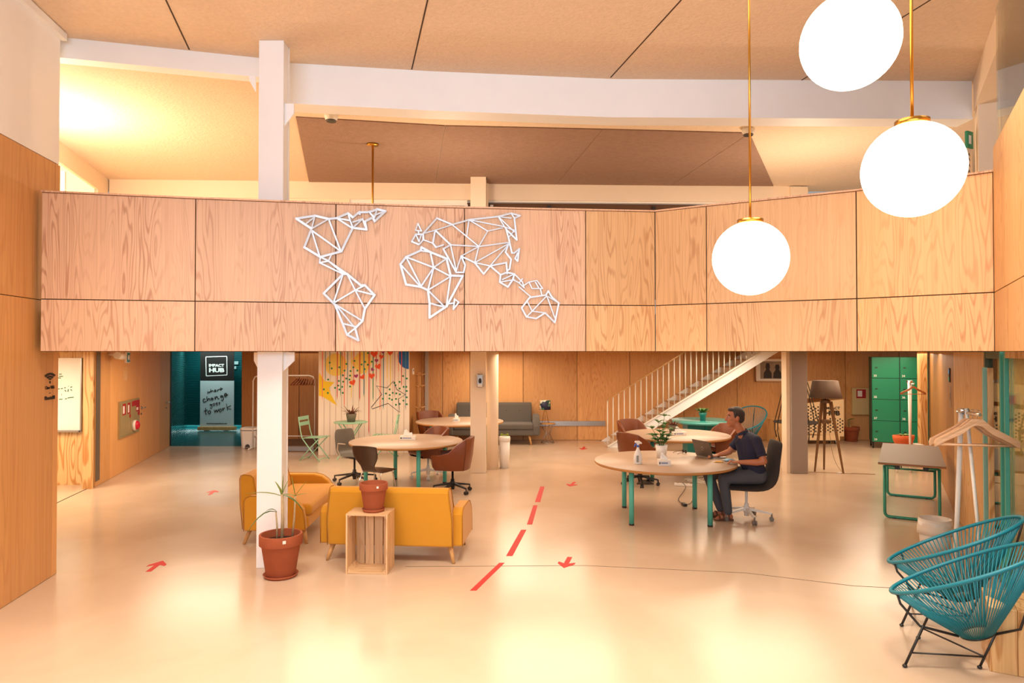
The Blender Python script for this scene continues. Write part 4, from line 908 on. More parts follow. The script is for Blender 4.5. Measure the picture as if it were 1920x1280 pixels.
# ---- clothes rail, hangers, low bench, pedal bin, banner
ry = 15.55
t = thing('clothes_rail', 'white tubular clothes rail in the alcove beside the mural', 'clothes rail', (0, ry, 0))
xa, xb = atY(474, 820, ry).x, atY(590, 820, ry).x; zr = atY(540, 704, ry).z
MB().tube([(xa, 0, 0.03), (xa, 0, zr - .12), (xa + .04, 0, zr - .03), (xa + .13, 0, zr), (xb - .13, 0, zr), (xb - .04, 0, zr - .03), (xb, 0, zr - .12), (xb, 0, .03)], .015, 10).build('frame', PLWHITE, t)
MB().tube([(xa, 0, .28), (xb, 0, .28)], .012, 8).build('lower_bar', PLWHITE, t)
for x in (xa, xb): MB().tube([(x, -.25, .02), (x, .22, .02)], .018, 8).build('foot', PLWHITE, t)
def hanger(name, label, loc, rz, wd, m, tilt=0, hook=True, group=None, bar=True, th=.014, drop=.105):
    t = thing(name, label, 'coat hanger', loc, rz, group); hw = wd / 2
    top = [(0, -.055), (hw * .12, -.06), (hw * .35, -.055 - drop * .42), (hw * .75, -.055 - drop * .86), (hw * .97, -.055 - drop * 1.1), (hw, -.055 - drop * 1.3)]
    bot = [(hw * .985, -.055 - drop * 1.5), (hw * .75, -.055 - drop * 1.2), (hw * .35, -.055 - drop * .8), (hw * .12, -.055 - drop * .42), (0, -.055 - drop * .36)]
    pts = top + bot + [(-x, z) for x, z in reversed(bot[:-1])] + [(-x, z) for x, z in reversed(top[1:])]
    MB().prism(pts, lambda x, z: (x, -th / 2 + .01 * abs(x / hw) ** 2 - .004, z), lambda x, z: (x, th / 2 + .01 * abs(x / hw) ** 2 - .004, z)).build('shoulders', m, t, bevel=.003)
    if bar: MB().tube([(-hw * .93, .006, -.055 - drop * 1.38), (hw * .93, .006, -.055 - drop * 1.38)], th * .42, 8).build('trouser_bar', m, t)
    if hook: MB().tube([(0, 0, -.06)] + [(.022 * math.cos(a), 0, .0 + .022 * math.sin(a)) for a in [-PI / 2 + k * PI / 6 for k in range(0, 9)]], .0026, 6).build('hook', CHROME, t)
    return t
for i in range(9):
    px_ = 556 + i * 4.0; x = atY(px_, 705, ry).x; o = hanger('coat_hanger', 'dark brown hanger in the bunch on the white clothes rail', (x, ry, zr - .008 + .022 * 0), PI / 2 + (i - 4) * .10, .40, W_HANGD, group='brown hangers on the clothes rail')
t = thing('shoe_bench', 'low dark tray with grey metal front beneath the clothes rail', 'bench', (0, 0, 0))
p0, p1 = V((atY(484, 840, 15.1).x, 15.1)), V((atY(588, 840, 14.98).x, 14.98)); t.location = (p0.x, p0.y, 0); t.rotation_euler = (0, 0, wall_frame(p0, p1)); Lb = (p1 - p0).length
MB().b2((0, 0, 0.02), (Lb, .02, .12)).build('front_panel', mat('galvanised', rgb(150, 150, 158), .4, .5), t)
MB().add([(0, .0, .125), (Lb, .0, .155), (Lb, .34, .26), (0, .34, .22), (0, .0, .11), (Lb, .0, .14), (Lb, .34, .245), (0, .34, .205)], [(0, 1, 2, 3), (7, 6, 5, 4), (0, 4, 5, 1), (1, 5, 6, 2), (2, 6, 7, 3), (3, 7, 4, 0)]).build('tray', mat('dark_walnut', rgb(78, 56, 42), .5), t)
for x in (.03, Lb - .03): MB().b2((x - .02, .3, 0), (x + .02, .34, .21)).build('leg', DKPL, t)
t = thing('pedal_bin', 'white square pedal bin by the teal corridor', 'bin', (atY(468.5, 820, 15.7).x, 15.7, 0), 0, 'white bins'); 
b = MB(); ring = lambda s, z: [V((x * s * .18, y * s * .17 + .02, z)) for x, y in ((-1, -.7), (-.7, -1), (.7, -1), (1, -.7), (1, .7), (.7, 1), (-.7, 1), (-1, .7))]
b.loft([ring(.86, 0), ring(1, .40)], False); b.build('body', PLWHITE, t, bevel=.006)
MB().loft([ring(1.04, .41), ring(1.06, .43), ring(1.0, .46), ring(.7, .47)], False).build('lid', PLWHITE, t, bevel=.006); MB().loft([ring(1.01, .398), ring(1.01, .412)], False).build('rim_gap', BLACK, t)
MB().prism([(-.05, 0), (-.05, .05), (-.03, .085), (0, .095), (.03, .085), (.05, .05), (.05, 0)], lambda x, z: (x, -.155, z), lambda x, z: (x, -.13, z)).build('pedal_recess', DKPL, t); MB().b2((-.045, -.19, .02), (.045, -.14, .035)).build('pedal', STEEL, t)
# banner
by = 19.0; p0, p1 = atY(375, 797, by), atY(438.5, 797, by); BWd = p1.x - p0.x
t = thing('roll_up_banner', 'roll-up banner, black above and pale grey below with handwritten slogan', 'banner', (p0.x, by, 0)); zb = atY(400, 796, by).z; zs = atY(400, 713.5, by).z
MB().b2((-.04, -.08, .02), (BWd + .05, .08, .12)).build('base', W_LEG, t, bevel=.01)
for x in (.2, BWd - .2): MB().box((x, -.02, .012), (.06, .3, .02)).build('foot', STEEL, t)
MB().b2((0, -.004, .12), (BWd, .004, zs)).build('lower_sheet', mat('banner_grey', rgb(196, 206, 208), .5), t)
MB().b2((0, -.0045, zs), (BWd, .004, 2.19)).build('upper_sheet', mat('banner_black', rgb(36, 28, 26), .45), t)
kx = lambda px: atY(px, 700, by).x - p0.x
kz = lambda py: atY(400, py, by).z
def wb(x, y): return (kx(360 + x / 8.0), kz(655 + y / 8.0))
WL = mat('white_print', rgb(240, 234, 228), .6)
fr = [wb(208, 110), wb(522, 102), wb(527, 382), wb(215, 396)]
b = MB()
for i in range(4):
    (xa_, za), (xb_, zb_) = fr[i], fr[(i + 1) % 4]; b.bar((xa_, -.006, za), (xb_, -.006, zb_), .003, .02, up=(0, 0, 1) if i % 2 == 0 else (1, 0, 0))
b.build('logo_frame', WL, t)
x_, z_ = wb(252, 258); text('logo_lettering', 'IMPACT', .105, WL, t, (x_, -.006, z_), 0, .004, width=wb(480, 0)[0] - x_)
x_, z_ = wb(254, 338); text('logo_lettering', 'HUB', .155, WL, t, (x_, -.006, z_), 0, .008, width=wb(484, 0)[0] - x_)
x_, z_ = wb(220, 1118); text('web_address', 'madrid.impacthub.net', .05, BLACK, t, (x_, -.006, z_), 0, .001, width=wb(528, 0)[0] - x_)
# handwriting as brush strokes (picture points of the enlarged banner)
HW = [[(235, 622), (240, 658), (258, 630), (266, 652), (282, 618)], [(284, 590), (290, 640), (304, 612), (318, 618), (322, 638)], [(338, 628), (362, 612), (352, 600), (338, 614), (344, 632), (372, 620)], [(384, 596), (388, 628), (396, 602), (416, 596)], [(424, 604), (446, 588), (438, 574), (424, 588), (430, 610), (462, 580)],
 [(205, 738), (182, 740), (170, 762), (184, 788), (222, 770)], [(226, 700), (234, 772), (250, 732), (264, 738), (270, 764)], [(312, 724), (290, 730), (290, 756), (312, 744), (316, 724), (324, 754)], [(346, 706), (352, 748), (366, 706), (382, 706), (394, 736), (410, 730)], [(460, 690), (436, 692), (434, 716), (458, 706), (466, 690), (474, 742), (460, 762), (440, 752)], [(490, 694), (522, 672), (510, 654), (490, 674), (498, 708), (542, 672)],
 [(300, 818), (278, 820), (278, 838), (298, 832), (302, 818), (306, 866), (292, 878), (276, 866)], [(332, 806), (318, 820), (330, 840), (348, 826), (340, 806), (330, 808)], [(362, 818), (386, 806), (378, 794), (362, 808), (370, 832), (392, 820)], [(428, 788), (404, 798), (424, 808), (408, 824)],
 [(208, 872), (214, 964), (226, 962)], [(182, 924), (240, 904)], [(262, 916), (246, 936), (260, 962), (284, 946), (280, 918), (262, 914)], [(338, 904), (350, 940), (368, 902), (384, 938), (402, 890)], [(426, 890), (410, 912), (424, 932), (446, 916), (440, 890), (426, 888)], [(462, 876), (468, 918), (474, 886), (498, 872)], [(520, 810), (536, 912)], [(586, 838), (530, 874), (590, 892)]]
b = MB()
def catm(P, n=4):
    out = []
    for i in range(len(P) - 1):
        p0_, p1_, p2_, p3_ = P[max(i - 1, 0)], P[i], P[i + 1], P[min(i + 2, len(P) - 1)]
        for k in range(n):
            s = k / n; out.append(tuple(.5 * (2 * p1_[j] + (p2_[j] - p0_[j]) * s + (2 * p0_[j] - 5 * p1_[j] + 4 * p2_[j] - p3_[j]) * s * s + (3 * p1_[j] - p0_[j] - 3 * p2_[j] + p3_[j]) * s ** 3) for j in range(len(p1_))))
    return out + [P[-1]]
for st in HW: b.tube([(wb(*p)[0], -.004, wb(*p)[1]) for p in catm(st)], .011 if st[0][1] > 650 and not 780 < st[0][1] < 850 else .0085, 6)
stuff(b.build('handwritten_slogan', BLACK, t))
# corridor signs and lever
for px_, py, w_, h_ in ((443, 680, .13, .09), (441, 689, .07, .08)):
    p = atY(px_, py, 19.58); tag(MB().b2((p.x - w_ / 2, 19.56, p.z - h_ / 2), (p.x + w_ / 2, 19.58, p.z + h_ / 2)).build('door_sign', mat('pale_sign', rgb(170, 206, 206), .5)), 'small pale sign on the teal wall, upper' if py < 685 else 'small pale sign on the teal wall, lower', 'sign', 'corridor signs')
p = atY(450, 782, 16.7); t = thing('door_stop', 'white lever handle at the edge of the teal corridor', 'handle', (AL0.x, 16.7, p.z)); MB().tube([(0, .03, 0), (-.09, .03, 0), (-.10, -.08, 0)], .022, 8).build('lever', PLWHITE, t); MB().lathe([(0, 0), (.04, 0), (.04, .015), (0, .015)], 14).build('rose', PLWHITE, t, (0, .03, 0), (0, -PI / 2, 0))

# ---- left: fire cabinet, sign, camera, handles on the oblique wall; WiFi lettering; whiteboard
def opos(px, py, o=0.0):
    p = onwall(px, py, OA2, OB2); n = V((math.sin(ozr), -math.cos(ozr), 0)); return p + n * o
CAB = mat('cabinet_cream', rgb(172, 152, 106), .4, .2); REDP = mat('red_print', rgb(170, 26, 34), .5)
xl, xr = ox(220.5), ox(258); zl0, zl1 = oz(220.5, 823), oz(220.5, 754)
p = opos(220.5, 823); t = thing('fire_cabinet', 'cream fire hose cabinet with red stickers on the oblique wood wall', 'cabinet', (p.x, p.y, p.z), ozr)
wc, hc_ = xr - xl, zl1 - zl0
MB().b2((0, -.03, 0), (wc, -.001, hc_)).build('frame', CAB, t)
MB().b2((.02, -.04, .03), (wc * .50, -.03, hc_ - .03)).build('door', CAB, t, bevel=.003); MB().b2((wc * .53, -.04, .03), (wc * .72, -.03, hc_ - .03)).build('door', CAB, t, bevel=.003); MB().b2((wc * .74, -.04, .03), (wc - .02, -.03, hc_ - .03)).build('door', CAB, t, bevel=.003)
for x0_, x1_, z0_, z1_ in ((.10, .26, .62, .93), (.34, .48, .62, .93), (.56, .97, .80, .95), (.78, .97, .62, .80), (.44, .51, .50, .60), (.88, .98, .50, .62)):
    st = MB().b2((wc * x0_, -.042, hc_ * z0_), (wc * x1_, -.040, hc_ * z1_)).build('sticker', REDP, t)
    if z1_ - z0_ > .16: MB().b2((wc * (x0_ + .02), -.043, hc_ * (z0_ + .04)), (wc * (x0_ + (x1_ - x0_) * .6), -.042, hc_ * (z1_ - .06))).build('pictogram', WL, st)
MB().lathe([(.0, 0), (.10, 0), (.10, .05), (0, .05)], 24).build('alarm_base', PLWHITE, t, (wc * .64, -.04, hc_ * .25), (PI / 2, 0, 0)); MB().ball((wc * .66, -.10, hc_ * .25), (.085, .05, .085), 16, 10).build('alarm_dome', mat('red_dome', rgb(200, 20, 50), .25), t)
for px_, py, ll in ((265, 766, .13), (312, 756, .10)):
    lv = MB().tube([(0, 0, .02), (0, -.05, .02), (ll, -.05, .02)], .012, 8).build('door_handle', STEEL, ol, (ox(px_), 0, oz(px_, py)))
    MB().lathe([(0, 0), (.03, 0), (.03, .012), (0, .012)], 14).build('rose', STEEL, lv, (0, .0, .02), (PI / 2, 0, 0)); MB().lathe([(0, 0), (.02, 0), (.02, .01), (0, .01)], 12).build('key_plate', DKPL, lv, (0, 0, -.10), (PI / 2, 0, 0))
p = opos(236.5, 670, .01); t = thing('emergency_sign', 'small teal lit emergency sign high on the oblique wall', 'sign', (p.x, p.y, p.z), ozr)
MB().b2((-.10, -.03, -.10), (.10, .008, .10)).build('housing', PLWHITE, t, bevel=.004); MB().b2((-.085, -.033, -.085), (.085, -.03, .085)).build('face', mat('sign_teal', rgb(30, 130, 150), .4), t); MB().lathe([(.03, 0), (.05, 0), (.05, .003), (.03, .003)], 16).build('pictogram', WL, t, (0, -.033, 0), (PI / 2, 0, 0))
p = opos(209, 667, .01); t = thing('security_camera', 'white bullet security camera under the balcony', 'security camera', (p.x, p.y, p.z), ozr)
MB().tube([(-.28, -.16, .01), (.02, -.16, -.01)], .06, 16).build('body', PLWHITE, t); MB().ball((.03, -.165, -.01), (.04, .045, .045), 12, 8).build('lens', BLACK, t); MB().tube([(-.2, -.14, .02), (-.2, 0, .03)], .02, 8).build('bracket', PLWHITE, t)
p = opos(235, 701, .003); t = thing('door_decal', 'thin white outlined restroom decal below the emergency sign', 'decal', (p.x, p.y, p.z), ozr)
OLW = mat('decal_white', rgb(230, 200, 160), .6)
b = MB()
for x0_, z0_, x1_, z1_ in ((-.1, -.12, .1, -.12), (.1, -.12, .1, .12), (.1, .12, -.1, .12), (-.1, .12, -.1, -.12), (0, -.12, 0, .12)): b.bar((x0_, 0, z0_), (x1_, 0, z1_), .008, .004)
b.build('outline', OLW, t)
b = MB()
for s in (-.05, .05):
    b.bar((s, 0, -.10), (s, 0, .02), .02, .004); b.ball((s, 0, .05), (.016, .003, .016), 8, 6)
b.build('pictogram', OLW, t); MB().bar((.1, 0, .02), (.16, 0, .02), .006, .004).bar((.16, 0, .02), (.13, 0, .04), .006, .004).build('arrow', OLW, t)
# WiFi sign printed on the left wall
def lpos(px, py): return onwall(px, py, LA, LB)
lrz_ = wall_frame(LA, LB); c_ = lpos(93.5, 714)
t = thing('wifi_sign', 'black WiFi symbol and password lettering on the left wood wall', 'sign', (c_.x, c_.y, c_.z), lrz_)
WB_ = mat('black_vinyl', rgb(30, 18, 14), .6)
sx_k = math.hypot(*(lpos(103, 714) - lpos(84, 714)).xy); k_ = sx_k / .105
for r, wdt in ((.024, .018), (.048, .02), (.075, .022)):
    b = MB(); pts = [(r * math.cos(a) * k_, r * 1.0 * math.sin(a)) for a in [PI * .22 + PI * .56 * i / 10 for i in range(11)]]; inn = [((r - wdt) * math.cos(a) * k_, (r - wdt) * math.sin(a)) for a in [PI * .78 - PI * .56 * i / 10 for i in range(11)]]
    b.prism(pts + inn, lambda x, z: (x, -.003, z + .005), lambda x, z: (x, -.0005, z + .005)); b.build('arc', WB_, t)
MB().prism([(.007 * k_ * math.cos(a * PI / 6), .014 * math.sin(a * PI / 6)) for a in range(12)], lambda x, z: (x, -.003, z - .012), lambda x, z: (x, -.0005, z - .012)).build('dot', WB_, t)
wk = sx_k
text('lettering', 'Clave WiFi', .045, WB_, t, (-wk * .48, -.003, lpos(93, 729).z - c_.z), 0, 0, width=wk * .9)
MB().b2((-wk * .07, -.003, lpos(93, 736.5).z - c_.z - .003), (wk * .07, -.0005, lpos(93, 736.5).z - c_.z + .003)).build('dash', WB_, t)
text('lettering', 'Planeta88', .048, WB_, t, (-wk * .52, -.003, lpos(93, 748.5).z - c_.z), 0, .0015, width=wk)
# whiteboard in the side room
p0, p1 = atY(96, 800, 11.28), atY(151, 800, 11.28); t = thing('whiteboard', 'large whiteboard with green notes in the bright side room', 'whiteboard', (p0.x, 11.28, 0))
zw0, zw1 = atY(130, 806, 11.28).z, atY(130, 671, 11.28).z; ww = p1.x - p0.x
MB().b2((-1.2, -.012, zw0), (ww, .012, zw1)).build('board', PLWHITE, t); MB().b2((-1.2, -.06, zw0 - .03), (ww, .012, zw0)).build('pen_tray', STEEL, t); MB().b2((ww, -.02, zw0 - .03), (ww + .02, .012, zw1)).build('edge', STEEL, t)
GRM = mat('green_marker', rgb(20, 96, 56), .6)
def wbp(x, y): q = atY(70 + x / 12.8, 670 + y / 12.8, 11.26); return q.x - p0.x, q.z
for st in ([(490, 755), (535, 752)], [(560, 750), (605, 742)], [(720, 975), (760, 965), (868, 955)], [(660, 998), (700, 985)], [(515, 1005), (595, 1000)], [(640, 735), (675, 718)], [(735, 695), (745, 690)], [(785, 715), (830, 702)], [(650, 780), (685, 820)], [(740, 760), (725, 825)], [(790, 765), (825, 795)], [(515, 400), (580, 400)], [(510, 450), (610, 455)], [(490, 490), (560, 492)], [(575, 870), (578, 905)]):
    pts = [wbp(*q) for q in st]; b = MB()
    for (xa_, za), (xb_, zb_) in zip(pts[:-1], pts[1:]): b.bar((xa_, -.0135, za), (xb_, -.0135, zb_), .002, .014)
    b.build('marker_stroke', GRM, t)

# ---- floor tape: dashes and arrows
for i, (pts, lb) in enumerate((([(881, 1107), (893, 1107), (946, 1055), (936, 1055)], 'nearest red tape dash on the floor right of the sofa'), ([(949, 1042), (961, 1042), (987, 993), (977, 993)], 'second nearest red tape dash on the floor'), ([(988, 983), (998, 983), (1008, 947), (1000, 947)], 'third red tape dash, second farthest from the camera'), ([(1003, 941), (1013, 941), (1021, 912), (1013, 912)], 'farthest red tape dash on the floor'))):
    q = [fl(*p) for p in pts]; o = MB().prism([(p.x, p.y) for p in q], lambda x, y: (x, y, .0004), lambda x, y: (x, y, .002)).build('floor_tape', RED); tag(o, lb, 'floor tape', 'red tape dashes')
def arrow(px, py, dx, dy, L_, wd, lb, m=RED):
    p = fl(px, py); hw_ = .088; sw = .026; t = MB().prism([(-sw, -.5), (sw, -.5), (sw, .10), (hw_, -.02), (hw_, .14), (0, .5), (-hw_, .14), (-hw_, -.02), (-sw, .10)], lambda x, y: (x, y * L_, .0004), lambda x, y: (x, y * L_, .002)).build('floor_arrow', m, None, (p.x, p.y, 0), face(dx, dy)); tag(t, lb, 'floor arrow', 'red floor arrows')
arrow(292, 1061, -.1, 1, .36, .36, 'red floor arrow left of the steel column, pointing away')
arrow(398, 923, -.2, 1, .36, .42, 'pinkish floor arrow at the far left, pointing to the corridor', mat('red_tape_faded', rgb(206, 96, 90), .6))
arrow(1063, 1054, -.25, -1, .38, .40, 'red floor arrow nearest the camera, right of the tape dashes')
arrow(1073, 907.5, -.3, -1, .40, .5, 'red floor arrow left of the man\'s table')
arrow(1094, 840, -.2, -1, .5, .5, 'small farthest red floor arrow near the stairs')
# ================================================================ stairs
SY0, SY1 = 15.75, 16.88
s0 = atY(1139, 838, SY0).x; slope = 2.2 / (atY(1427.5, 658, SY0).x - s0)
xt = s0 + 2.5 / slope
t = thing('staircase', 'white steel staircase with wooden treads along the back wall', 'staircase', (s0, 0, 0))
def stringer(y, th=.05):
    e = 2.21 / slope
    MB().prism([(-.05, 0), (0, 0), (.06, .06 * slope + .0), (e, e * slope), (e + .40, e * slope), (.40 + .02, .02 * slope), (.40, 0)], lambda x, z: (x, y, z), lambda x, z: (x, y + th, z)).build('stringer', WHITE, t)
stringer(SY0); stringer(SY1 - .05)
NS = 13; rise = 2.21 / NS; run = rise / slope
TR = mat('tread_wood', rgb(196, 158, 120), .5)
for i in range(1, NS + 1):
    z = rise * i - .02; x = run * (i - .55) + .1
    if z > 2.15: break
    MB().b2((x - .03, SY0 + .05, z - .03), (x + run + .0, SY1 - .05, z)).build('tread', TR, t)
    MB().b2((x - .02, SY0 + .05, z - rise), (x - .005, SY1 - .05, z - .03)).build('riser', CREAM, t)
bal = MB().tube([(0, 0, 0), (0, 0, 1)], .0125, 6).mesh('baluster'); bal.materials.append(PLWHITE)
hz = lambda x: (atY(1134, 750, SY0).z) + slope * x
x = .0; nb = 0
while True:
    zb_ = max(0.01, x * slope); zt_ = min(hz(x), 2.20)
    if zb_ > 2.1: break
    o = link('baluster', bal, t, (x, SY0 - .03, zb_)); o.scale = (1, 1, zt_ - zb_); x += .128; nb += 1
xe = (2.19 - hz(0)) / slope
MB().bar((-.05, SY0 - .03, hz(-.05) + .01), (xe, SY0 - .03, hz(xe) + .01), .04, .03).build('handrail', W_LEG, t)
MB().bar((0, SY0 - .03, .02), (2.18 / slope, SY0 - .03, 2.18 + .0), .03, .03).build('lower_rail', PLWHITE, t)

# ---- teal table and plant, far acapulco chair
p = atY(1318, 790, 14.5); t = thing('teal_table', 'teal oval table on a boxy teal base below the stairs', 'table', (p.x, 14.5, 0))
TLT = mat('teal_gloss', rgb(58, 148, 140), .2, coat=.2); TLB = mat('teal_base', rgb(20, 112, 108), .35)
MB().lathe([(0, .70), (.66, .70), (.68, .715), (.68, .74), (.67, .747), (0, .747)], 56, (0, 0, 0), 1.0, 1.05).build('tabletop', TLT, t)
MB().b2((-.38, -.22, .0), (.38, .22, .70)).build('base', TLB, t, bevel=.01); MB().tube([(0, -.25, .02), (0, -.25, .69)], .02, 10).build('support', TLT, t)
p = onz(1318, 788, .747); t = thing('potted_plant', 'small green plant in a tapered teal pot on the teal table', 'potted plant', (p.x + .0, 14.45, .747), 0, 'potted plants')
MB().lathe([(0, 0), (.058, 0), (.062, .11), (.078, .115), (.088, .17), (.08, .17), (.07, .13), (0, .13)], 28).build('pot', TLT, t)
rn = random.Random(9)
for i in range(22):
    a = i * 2.4; b = MB(); leaf(b, (.02 * math.cos(a), .02 * math.sin(a), .15), (math.cos(a), math.sin(a), .7 + 1.3 * rn.random()), .19 + .06 * rn.random(), .06, .35, 4); b.build('leaf', LEAF, t, solid=.001)

CORD = mat('teal_cord', rgb(8, 122, 140), .45)
def acapulco(label, loc, rz, group='teal string lounge chairs', nstr=96):
    t = thing('acapulco_chair', label, 'chair', (loc[0], loc[1], 0), rz, group)
    # rim hoop: egg outline in a plane tilted back; +y is the front
    def rim(a):
        x = .395 * math.sin(a) * (1 + .10 * math.cos(a)); s = -.46 * math.cos(a)        # a=0 back, pi front
        return V((x, s - .03, .675 - .52 * s))
    RN = 56
    MB().tube([rim(2 * PI * k / RN) for k in range(RN)], .014, 8, True).build('rim', CORD, t)
    # small lower hoop
    def low(a): return V((.15 * math.sin(a), -.10 - .10 * math.cos(a), .245 + .03 * math.cos(a)))
    MB().tube([low(2 * PI * k / 24) for k in range(24)], .009, 6, True).build('seat_ring', BLACK, t)
    b = MB()
    for k in range(nstr):
        a = 2 * PI * k / nstr; p, q = low(a), rim(a); m_ = (p + q) / 2 + V((0, 0, -.02)) + (V((p.x, p.y, 0)) * .0)
        b.tube([p, m_, q], .0042, 5)
    stuff(b.build('cords', CORD, t))
    for s in (-1, 1):
        fa = rim(PI - s * .55)
        MB().tube([fa, fa + V((-s * .0, -.02, -.07)), V((s * .20, .22, .275)), V((s * .11, .0, .232))], .009, 6).build('frame_rod', BLACK, t)
        lg = MB().tube([V((s * .20, .20, .28)), V((s * .30, .30, .012))], .009, 6).build('leg', BLACK, t)
        MB().ball((s * .30, .30, .012), (.017, .017, .012), 10, 6).build('foot', BLACK, lg)
    lg = MB().tube([V((0, -.20, .26)), V((0, -.11, .012))], .009, 6).build('leg', BLACK, t); MB().ball((0, -.11, .012), (.017, .017, .012), 10, 6).build('foot', BLACK, lg)
    MB().tube([V((0, -.20, .26)), V((0, -.34, .33)), V((0, -.46, .78)), V((0, -.482, .88))], .009, 6).build('back_stay', BLACK, t)
    br = MB()
    br.tube([V((.27, .27, .09)), V((-.27, .27, .09))], .006, 6); br.tube([V((.265, .265, .10)), V((0, -.14, .09))], .006, 6); br.tube([V((-.265, .265, .10)), V((0, -.14, .09))], .006, 6)
    br.build('brace', BLACK, t)
    return t
acapulco('teal string lounge chair by the wood wall, behind the man', (5.42, 15.75), face(-.62, -.78), nstr=60)
acapulco('teal string lounge chair nearest the camera, cut by the right edge', (3.16, 4.84), face(-.78, .62))
acapulco('teal string lounge chair behind the nearest one, in front of the glass', (3.54, 5.56), face(-.80, .60))

# ---- man at the laptop
def cone_sphere(b, p, r, q, s, n=14):
    p = V(p); q = V(q); b.ball(p, r, n, 8); b.ball(q, s, n, 8)
    if (q - p).length > 1e-4: b.tube([p, q], [r, s], n)
def blob(name, chains, m, parent, voxel=.009, extra=None, smooth=4):
    b = MB()
    for ch in chains:
        for (p, r), (q, s) in zip(ch[:-1], ch[1:]): cone_sphere(b, p, r, q, s)
    if extra: extra(b)
    me = b.mesh(name); o = bpy.data.objects.new(name, me); COL.objects.link(o)
    md = o.modifiers.new('r', 'REMESH'); md.mode = 'VOXEL'; md.voxel_size = voxel; md.use_smooth_shade = True
    sm = o.modifiers.new('s', 'SMOOTH'); sm.factor = .5; sm.iterations = smooth
    me2 = bpy.data.meshes.new_from_object(o.evaluated_get(bpy.context.evaluated_depsgraph_get())); bpy.data.objects.remove(o)
    me2.name = name; me2.materials.clear(); me2.materials.append(m); me2.polygons.foreach_set('use_smooth', [True] * len(me2.polygons))
    return link(name, me2, parent)
SKIN = mat('skin', rgb(176, 108, 72), .5, var=.08, vscale=20); POLO = mat('navy_polo', rgb(34, 34, 56), .85, bump=.2, bscale=400); JEAN = mat('slate_trousers', rgb(76, 78, 84), .9, bump=.2, bscale=300)
HAIR = mat('dark_hair', rgb(48, 36, 30), .6, bump=.5, bscale=120); SAND = mat('brown_sandal', rgb(96, 56, 32), .6)
mx, my = 3.02, 9.02
# local frame: x forward (towards the laptop = world -x), y to his left (towards the camera), z up
man = thing('person', 'man in navy polo shirt, slate trousers and sandals typing on a laptop', 'person', (mx, my, 0), 0)
def L(x, y, z): return V((-x, -y, z))          # forward, left, up
hd = (.085, -.02)
hx, hz_ = .105, 1.345
handR = [L(.30, -.30, .80)]
def hand(ch, w0, fwd, side, up=.0, curl=.02, flip=1):
    """palm and five fingers from the wrist"""
    w0 = V(w0); f = V(fwd).normalized(); s = V(side).normalized(); u = V((0, 0, 1))
    pc = w0 + f * .055
    for k, o in enumerate((-.028, -.009, .010, .028)):
        ch.append([(w0 + s * o * .6, .017), (pc + f * .03 + s * o, .0125)])
        Lf = (.058, .072, .068, .052)[k]; kn = pc + f * .035 + s * o + u * .004
        ch.append([(kn, .0092), (kn + f * Lf * .5 + u * .010, .0085), (kn + f * Lf * .9 - u * (.012 + curl), .007)])
    th = w0 + f * .02 - s * (.034 * flip)
    ch.append([(w0 + f * .01 - s * .012 * flip, .016), (th, .012), (th + f * .035 - s * .012 * flip, .009), (th + f * .06 - s * .006 * flip - u * .006, .0078)])
sk = []
# neck, arms, legs (skin)
sk.append([(L(-.03, 0, 1.10), .062), (L(.05, -.0, 1.235), .056)])
shN, shF = L(-.13, .205, 1.055), L(-.10, -.205, 1.085)
elN, wrN = L(-.19, .30, .80), L(.08, .20, .775)
elF, wrF = L(.06, -.29, .84), L(.20, -.34, .785)
sk.append([(shN, .05), (elN, .043)]); sk.append([(elN, .043), (L(-.10, .275, .785), .043), (wrN, .029)])
sk.append([(shF, .05), (elF, .042)]); sk.append([(elF, .042), (L(.13, -.31, .81), .038), (wrF, .028)])
hand(sk, wrN, (.86, -.5, 0) and L(.9, -.35, 0), L(.35, .9, 0), flip=-1)
hand(sk, wrF, L(.95, .2, -.05), L(-.2, .95, 0), flip=-1)
# torso core so that the body is one piece, thighs, shins, feet
sk.append([(L(-.03, 0, 1.10), .07), (L(-.10, 0, .98), .12), (L(-.16, 0, .75), .12), (L(-.19, 0, .60), .12)])
sk.append([(shN, .05), (shF, .05)])
kN, aN = L(.27, .11, .555), L(.205, .09, .10)
kF, aF = L(.40, -.14, .575), L(.245, -.10, .10)
for hip, kn, an in ((L(-.18, .10, .585), kN, aN), (L(-.18, -.10, .585), kF, aF)):
    sk.append([(hip, .085), (kn, .06), (an, .038)])
    d = L(1, -.05, 0) if an is aN else L(1, .08, 0)
    sk.append([(an, .037), (an + V((0, 0, -.05)) - d * .03, .036)]); sk.append([(an + V((0, 0, -.05)) - d * .03, .035), (an + d * .09 + V((0, 0, -.058)), .032), (an + d * .135 + V((0, 0, -.068)), .022)])
    sd = d.cross(V((0, 0, 1)))
    for k, o in enumerate((-.03, -.015, 0, .014, .027)): sk.append([(an + d * .12 + sd * o + V((0, 0, -.07)), .012), (an + d * (.165 - .004 * abs(k - 1)) + sd * o + V((0, 0, -.078)), .0095)])
